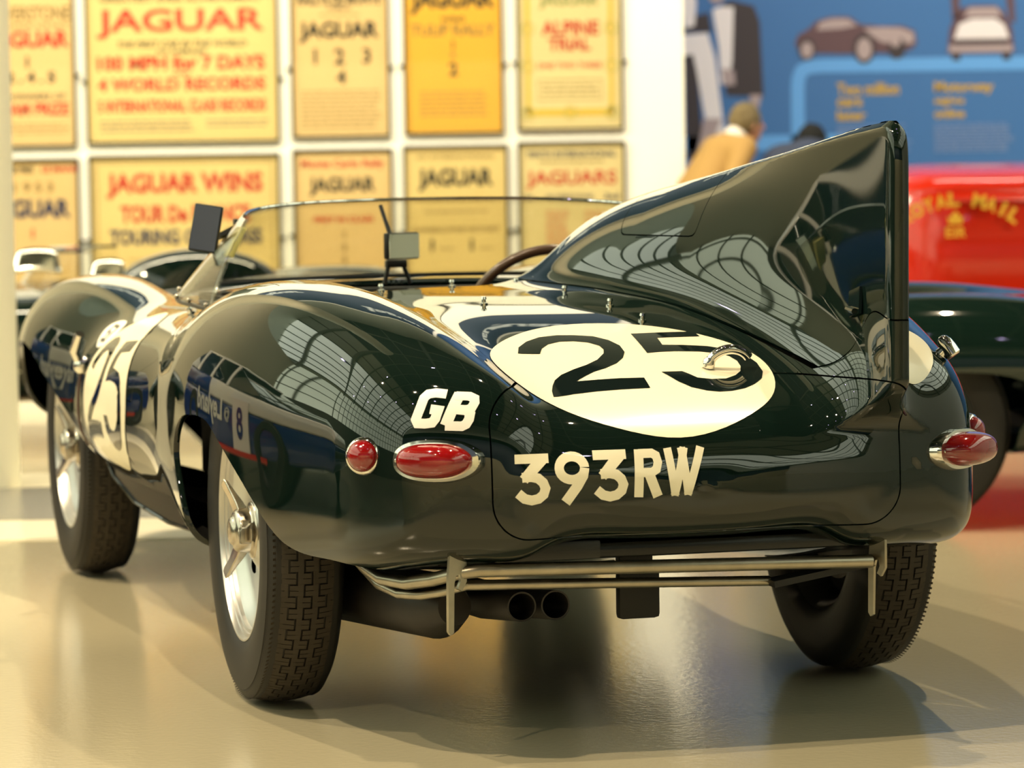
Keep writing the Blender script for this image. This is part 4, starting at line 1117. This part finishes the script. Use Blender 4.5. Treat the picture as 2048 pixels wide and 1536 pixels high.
oc = other_car('green_car', 'deep green open sports car side-on below the posters, behind the left front wing', (-.75, 6.55, 0), PI / 2, .80)

# plates added on the green car to mirror the rooflight as windscreen glints
for yy, ww, zz in ((1.21, .10, .70), (.93, .075, .655)):
    v = []; f = []
    for i in range(9):
        a = -1 + i / 4
        for j in range(6):
            b_ = j / 5; v.append((-.50 + .07 * b_ * (1 - .2 * a * a), yy + a * ww * (1 - .25 * b_), zz + .085 * b_ - .012 * a * a))
    for i in range(8):
        for j in range(5): f.append((i * 6 + j, i * 6 + j + 1, i * 6 + 7 + j, i * 6 + 6 + j))
    q = MB().add(v, f).build('glint_plate', mat('glint_metal', (.9, .9, .86), .12, metal=1.0), oc); md = q.modifiers.new('t', 'SOLIDIFY'); md.thickness = .006

MB().ball((-.25, .60, .60), .17, 24, 14, sc=(1.0, 2.0, 1.0)).build('headrest', M_GREEN2, oc)

# ---- red mail van
vx, vy = 2.95, 7.4
van = thing('mail_van', 'bright red low mail van body with gold arched ROYAL MAIL lettering, behind the fin', 'van', (vx, vy, 0))
M_RED = mat('mail_red', (.56, .020, .005), .12, coat=.3, noise=(2, .03)); M_GOLDP = mat('gold_leaf', (.85, .48, .05), .4)
prof = [(.06, .10), (0.0, .16), (-.02, .30), (-.035, .50), (-.030, .66), (-.010, .86), (.02, .93), (.03, .945), (.03, .955), (.07, .985), (.16, 1.02), (.35, 1.045), (.8, 1.06), (1.4, 1.05), (1.75, .98), (1.82, .6), (1.80, .12)]
NX = 28; v = []; f = []
for i in range(NX + 1):
    u = -1 + 2 * i / NX; x = 1.45 * u; e = max(0, abs(u) - .80) / .20
    for y, z in prof:
        v.append((x - math.copysign(.0, u), y + .26 * e ** 2.2 * (1 if y < .9 else -1), z - .05 * e ** 2 * (z / 1.05)))
k = len(prof)
for i in range(NX):
    for j in range(k - 1): f.append((i * k + j, i * k + j + 1, (i + 1) * k + j + 1, (i + 1) * k + j))
f.append(tuple(range(k))); f.append(tuple(range(NX * k, NX * k + k))[::-1])
MB().add(v, f).build('body', M_RED, van)
MB().tube([(-1.16, -.012, .90), (1.16, -.012, .90)], .012, 8).build('waist_moulding', M_RED, van)
def arch_text(s, a0, a1, R, cx, cz, hgt):
    n = len(s)
    for i, ch in enumerate(s):
        if ch == ' ': continue
        a = math.radians(a0 + (a1 - a0) * i / (n - 1)); g, ff = glyphs(ch, .05); w = hgt * (.80 if ch != 'I' else .3) * (1.15 if ch in 'MO' else 1)
        pts = []; lt = MB()
        for p in g:
            x_, z_ = (p[0] - .5) * w, p[1] * hgt
            pts.append((cx + math.sin(a) * (R + z_) + math.cos(a) * x_, -.047, cz + math.cos(a) * (R + z_) - math.sin(a) * x_))
        lt.add(pts, ff).build('lettering', M_GOLDP, van, smooth=False)
tx = -.1088 + (1912 - 1024) / 6524.5 * (vy + 6.68) - vx
arch_text('ROYAL MAIL', -35, 35, .375, tx + .02, .50, .062)
cr = MB()
cr.prism([(-.028, 0), (.028, 0), (.036, .034), (.024, .025), (.014, .044), (0, .055), (-.014, .044), (-.024, .025), (-.036, .034)], (tx, -.045, .800), (1, 0, 0), (0, 0, 1), .004)
cr.build('crown', M_GOLDP, van, smooth=False)
for s, a, b in (('E', -.042, -.014), ('II', -.009, .009), ('R', .014, .044)):
    g, ff = glyphs(s, .03); MB().add([(tx + a + p[0] * (b - a), -.046, .742 + p[1] * .045) for p in g], ff).build('cipher', M_GOLDP, van, smooth=False)
for x in (-.95, .95):
    for y in (.30, 1.5):
        MB().lathe([(-.09, .20), (-.09, .27), (-.05, .29), (.05, .29), (.09, .27), (.09, .20), (.07, .12), (.07, 0)], 32, 'Y', c=(x, y - .2, .29)).build('wheel', M_RUBBER, van)

# ------------------------------------------------------------ rally saloon standing left of the view, and the banner: both show in the paint
rx, ry = -3.30, 3.15                               # middle of its near flank
ral = thing('rally_car', 'navy rally saloon with white belt, mirrored in the left rear wing', 'car', (rx, ry, 0))
RB = mat('rally_navy', (.010, .025, .17), .08, coat=1.0); RW = mat('rally_white', (.80, .80, .78), .12, coat=1.0); RR = mat('rally_red', (.60, .03, .02), .2); RG = mat('rally_glass', (.006, .010, .012), .04, coat=1.0)
def loft(name, secs, m, parent):
    """secs: (y, half-width scale, list of (x, z)) closed rings"""
    v = []; f = []; k = len(secs[0][1])
    for y, ring in secs: v += [(x, y, z) for x, z in ring]
    for i in range(len(secs) - 1):
        for j in range(k): f.append((i * k + j, i * k + (j + 1) % k, (i + 1) * k + (j + 1) % k, (i + 1) * k + j))
    f.append(tuple(range(k))[::-1]); f.append(tuple(range((len(secs) - 1) * k, len(secs) * k)))
    o = MB().add(v, f).build(name, m, parent); md = o.modifiers.new('b', 'BEVEL'); md.width = .03; md.segments = 3; md.limit_method = 'ANGLE'
    return o
def ringg(z0, z1, i0, i1): return [(-i0, z0), (-(i0 + i1) * .45, (z0 + z1) / 2), (-i1, z1), (-1.6 + i1, z1), (-1.6 + (i0 + i1) * .45, (z0 + z1) / 2), (-1.6 + i0, z0)]
def ringx(z0, z1, w, top_in): return [(-w * 0 - .02, z0), (0.0, (z0 + z1) / 2), (-top_in, z1), (-1.6 + top_in, z1), (-1.6, (z0 + z1) / 2), (-1.58, z0)]
loft('lower_body', [(-2.05, ringx(.30, .56, 0, .06)), (-1.9, ringx(.20, .58, 0, .02)), (0, ringx(.18, .62, 0, .015)), (1.9, ringx(.20, .62, 0, .02)), (2.05, ringx(.30, .60, 0, .06))], RB, ral)
loft('belt', [(-2.04, ringx(.56, .70, 0, .10)), (-1.9, ringx(.58, .80, 0, .04)), (0, ringx(.62, .88, 0, .03)), (.45, ringx(.62, .88, 0, .03))], RW, ral)
loft('rear_quarter', [(.45, ringx(.62, .88, 0, .03)), (1.9, ringx(.62, .86, 0, .04)), (2.0, ringx(.60, .74, 0, .1))], RB, ral)
loft('glasshouse', [(-.95, ringg(.86, .90, .03, .08)), (-.25, ringg(.86, 1.28, .03, .22)), (1.25, ringg(.86, 1.29, .03, .22)), (1.9, ringg(.86, .92, .03, .08))], RG, ral)
loft('roof', [(-.30, ringg(1.27, 1.31, .20, .30)), (.4, ringg(1.27, 1.36, .20, .36)), (1.28, ringg(1.27, 1.33, .20, .32))], RW, ral)
for y0, y1 in ((-.29, -.22), (.42, .50), (1.18, 1.30)): MB().prism([(y0, .86), (y1, .86), (y1, 1.29), (y0, 1.29)], (.370, 0, 0), (0, 1, 0), (-.45, 0, 1), .02).build('pillar', RW, ral, smooth=False)
MB().box((.006, 0, .20), (.012, 2.4, .035), bev=.003).build('sill_stripe', RR, ral)
MB().box((.003, -.69, .46), (.012, .34, .54)).build('number_panel', RW, ral, smooth=False)
def side_text(s, y0, y1, z0, z1, m, name, bold=.03):
    g, ff = glyphs(s, bold); return MB().add([(.0115, y0 + p[0] * (y1 - y0), z0 + p[1] * (z1 - z0)) for p in g], ff).build(name, m, ral, smooth=False)
side_text('8', -.76, -.62, .30, .64, RB, 'door_number'); side_text('Leyland', -.20, .95, .34, .66, RW, 'lettering')
for q in range(3):
    MB().tube([(.012, -.37 + (.035 + .018 * q) * math.cos(t), .50 + (.035 + .018 * q) * math.sin(t)) for t in [math.radians(120 * q + a) for a in range(0, 300, 20)]], .006, 6).build('emblem', RW, ral)
for y in (-1.22, 1.22):
    for x in (-.12, -1.48):
        w_ = MB().lathe([(-.10, .20), (-.10, .28), (-.06, .30), (.06, .30), (.10, .28), (.10, .20), (.085, .195), (.075, .18), (.06, .16), (.06, 0)], 40, c=(x + (.035 if x > -1 else -.035), y, .30)).build('wheel', M_RUBBER, ral)
for y in (-2.03,):
    MB().box((-.8, y - .03, .42), (1.5, .08, .10), bev=.02).build('bumper', M_BLACK, ral)
ban = thing('wall_banner', 'long navy banner with pale lettering high on the wall above the posters', 'banner', (0, 11.29, 0))
MB().box((-1.9, -.01, 5.05), (5.3, .01, 2.1)).build('cloth', mat('banner_navy', (.012, .035, .085), .6), ban, smooth=False)
for x0, x1, z0, z1 in ((-3.7, -2.1, 4.25, 4.75), (-.9, .5, 5.2, 5.7)):
    bt_ = MB(); text_into(bt_, 'Jaguar', x0, x1, z0, z1, .03)
    o = bt_.build('lettering', mat('banner_pale', (.55, .62, .70), .6), ban, smooth=False); o.location = (0, -.018, 0)

# ------------------------------------------------------------ visitors
def caps(x, y, z, a, b, ra, rb):
    a, b = np.array(a, float), np.array(b, float); d = b - a; L = d @ d
    t = np.clip(((x - a[0]) * d[0] + (y - a[1]) * d[1] + (z - a[2]) * d[2]) / L, 0, 1)
    return np.sqrt((x - a[0] - t * d[0]) ** 2 + (y - a[1] - t * d[1]) ** 2 + (z - a[2] - t * d[2]) ** 2) - (ra + (rb - ra) * t)
def ell_d(x, y, z, c, r):
    k = np.sqrt(((x - c[0]) / r[0]) ** 2 + ((y - c[1]) / r[1]) ** 2 + ((z - c[2]) / r[2]) ** 2)
    return (k - 1) * min(r)
def solid(name, f, lo, hi, h, m, parent):
    V, Q = surface_nets(f, lo, hi, h); V = project(f, V, 3); T = tris(Q)
    N = gradient(f, V); N /= np.maximum(np.linalg.norm(N, axis=1), 1e-9)[:, None]
    return mesh_from(name, V, T, m, parent, N)
SKIN = mat('skin', (.62, .30, .18), .5); SKIN_D = mat('skin_dark', (.14, .07, .045), .5)
def person(label, loc, rotz, scale, lean, skin, hair, jacket, collar, trousers, hair_long):
    """faces +y; bends forward from the hips by lean"""
    t = thing('person', label, 'person', loc, rotz); t.scale = (scale,) * 3
    def bend(p):
        x, y, z = p; 
        if z <= .95: return (x, y, z)
        q = z - .95; return (x, y * math.cos(lean) + q * math.sin(lean), .95 + q * math.cos(lean) - y * math.sin(lean))
    B = bend
    hd = B((0, .03, 1.60)); nk0, nk1 = B((0, -.01, 1.42)), B((0, .01, 1.53))
    sh = [B((s * .185, 0, 1.40)) for s in (-1, 1)]; el = [B((s * .25, -.02, 1.12)) for s in (-1, 1)]; wr = [B((s * .24, .14, .94)) for s in (-1, 1)]
    def head(x, y, z):
        d = smin(ell_d(x, y, z, hd, (.076, .098, .118)), ell_d(x, y, z, (hd[0], hd[1] + .03, hd[2] - .07), (.055, .06, .055)), .04)
        d = smin(d, caps(x, y, z, (hd[0], hd[1] + .095, hd[2] + .005), (hd[0], hd[1] + .118, hd[2] - .030), .010, .015), .015)
        for s in (-1, 1):
            d = smin(d, ell_d(x, y, z, (hd[0] + s * .080, hd[1] - .005, hd[2] - .015), (.012, .022, .033)), .008)
            d = smax(d, -(np.sqrt((x - hd[0] - s * .032) ** 2 + (y - hd[1] - .105) ** 2 + (z - hd[2] - .005) ** 2) - .018), .015)
        d = smax(d, -caps(x, y, z, (hd[0] - .022, hd[1] + .108, hd[2] - .066), (hd[0] + .022, hd[1] + .108, hd[2] - .066), .005, .005), .006)
        return d
    def body(x, y, z):
        d = smin(head(x, y, z), caps(x, y, z, nk0, nk1, .058, .054), .03)
        d = smin(d, caps(x, y, z, B((0, 0, 1.0)), B((0, -.01, 1.36)), .13, .10), .08)
        for i, s in enumerate((-1, 1)):
            d = smin(d, caps(x, y, z, (s * .09, 0, .93), (s * .10, .01, .50), .088, .058), .06)
            d = smin(d, caps(x, y, z, (s * .10, .01, .50), (s * .105, -.02, .09), .054, .038), .03)
            d = smin(d, caps(x, y, z, (s * .105, -.04, .05), (s * .12, .14, .035), .042, .036), .03)
            d = smin(d, caps(x, y, z, sh[i], el[i], .052, .040), .05); d = smin(d, caps(x, y, z, el[i], wr[i], .039, .028), .02)
        return d
    ymx = .35 + .8 * math.sin(lean)
    solid('body', body, (-.34, -.22, 0.0), (.34, ymx, 1.75), .018, skin, t)
    def coat(x, y, z):
        d = caps(x, y, z, B((0, 0, .92)), B((0, -.01, 1.34)), .168, .130)
        d = smin(d, caps(x, y, z, B((-.13, -.01, 1.385)), B((.13, -.01, 1.385)), .085, .085), .10)
        for i in (0, 1): d = smin(d, caps(x, y, z, sh[i], el[i], .072, .056), .06); d = smin(d, caps(x, y, z, el[i], wr[i], .055, .042), .02)
        return smax(d, -(np.sqrt((x - nk1[0]) ** 2 + (y - nk1[1] - .03) ** 2 + (z - nk1[2] - .01) ** 2) - .075), .02)
    solid('jacket', coat, (-.40, -.26, .70), (.40, ymx, 1.62), .018, jacket, t)
    if collar is not None:
        a, b = Vector(nk0), Vector(nk1); d = (b - a).normalized(); M = local0(d)
        MB().lathe([(.045, .070), (.095, .064), (.10, .067), (.05, .078), (.03, .085)], 28, 'Z', M=M, c=a).build('collar', collar, t)
    def pants(x, y, z):
        d = caps(x, y, z, (-.07, 0, .94), (.07, 0, .94), .118, .118)
        for s in (-1, 1): d = smin(d, caps(x, y, z, (s * .09, 0, .9), (s * .10, .01, .50), .105, .078), .06); d = smin(d, caps(x, y, z, (s * .10, .01, .5), (s * .105, -.02, .10), .076, .062), .02)
        return smax(d, .075 - z, .01)
    solid('trousers', pants, (-.30, -.2, .05), (.30, .25, 1.1), .02, trousers, t)
    def shoes(x, y, z):
        d = np.minimum(caps(x, y, z, (-.105, -.05, .05), (-.12, .16, .042), .050, .042), caps(x, y, z, (.105, -.05, .05), (.12, .16, .042), .050, .042))
        return smax(d, .004 - z, .01)
    solid('shoes', shoes, (-.2, -.14, -.02), (.2, .24, .14), .014, M_BLACK, t)
    def hairf(x, y, z):
        d = ell_d(x, y, z, (hd[0], hd[1] - .012, hd[2] + .018), (.090, .106, .116))
        if hair_long: d = smin(d, ell_d(x, y, z, (hd[0], hd[1] - .06, hd[2] - .08), (.085, .06, .11)), .05)
        face = ell_d(x, y, z, (hd[0], hd[1] + .105, hd[2] - .045), (.075, .085, .105))
        d = smax(d, -face, .02)
        if not hair_long: d = smax(d, (hd[2] - .075 + (y - hd[1]) * .45) - z, .03)
        w = .004 * np.sin(x * 90 + z * 60) * np.sin(y * 80 - z * 50)
        return d + w
    solid('hair', hairf, (hd[0] - .13, hd[1] - .16, hd[2] - .22), (hd[0] + .13, hd[1] + .14, hd[2] + .16), .010, hair, t)
    for i, s in enumerate((-1, 1)):
        w0 = np.array(wr[i]); dn = np.array([0, .25, -.97])
        def hand(x, y, z):
            pc = w0 + dn * .075
            d = smin(caps(x, y, z, w0, w0 + dn * .04, .027, .030), ell_d(x, y, z, pc, (.020, .042, .050)), .03)
            for q, (o_, l_) in enumerate(((-.030, .060), (-.010, .072), (.011, .067), (.030, .052))):
                b0 = w0 + dn * .112 + np.array([0, o_ * .97, o_ * .25]); b1 = b0 + dn * l_ * .55; b2 = b1 + np.array([-s * .012, -.004, -.9 * l_ * .5])
                d = smin(d, caps(x, y, z, b0, b1, .0092, .0085), .008); d = smin(d, caps(x, y, z, b1, b2, .0085, .0070), .004)
            th0 = w0 + dn * .045 + np.array([0, .036, .01]); th1 = th0 + np.array([-s * .012, .026, -.035]); th2 = th1 + np.array([-s * .010, .004, -.030])
            d = smin(d, caps(x, y, z, th0, th1, .013, .0105), .015); return smin(d, caps(x, y, z, th1, th2, .0105, .008), .005)
        solid('hand', hand, tuple(w0 + (-.07, -.09, -.24)), tuple(w0 + (.07, .16, .06)), .006, skin, t)
    return t
mx1 = -.1088 + (1478 - 1024) / 6524.5 * 17.6
person('grey-haired man in a tan jacket and pale collar bending forward by the display wall', (mx1 - .21, 10.9, 0), -PI / 2 + .5, .87, .55, SKIN, mat('hair_sandy_grey', (.15, .11, .05), .8), mat('jacket_tan', (.40, .235, .07), .8), mat('shirt_pale', (.80, .72, .66), .7), mat('trousers_dark', (.05, .05, .06), .8), False)
mx2 = -.1088 + (1624 - 1024) / 6524.5 * 17.9
person('black-haired visitor, only the top of the head showing above the fin', (mx2 - .10, 10.6, 0), -.2, .94, 1.06, SKIN_D, mat('hair_black', (.002, .002, .002), .9), mat('jacket_navy', (.03, .04, .08), .8), None, MATS['trousers_dark'], True)
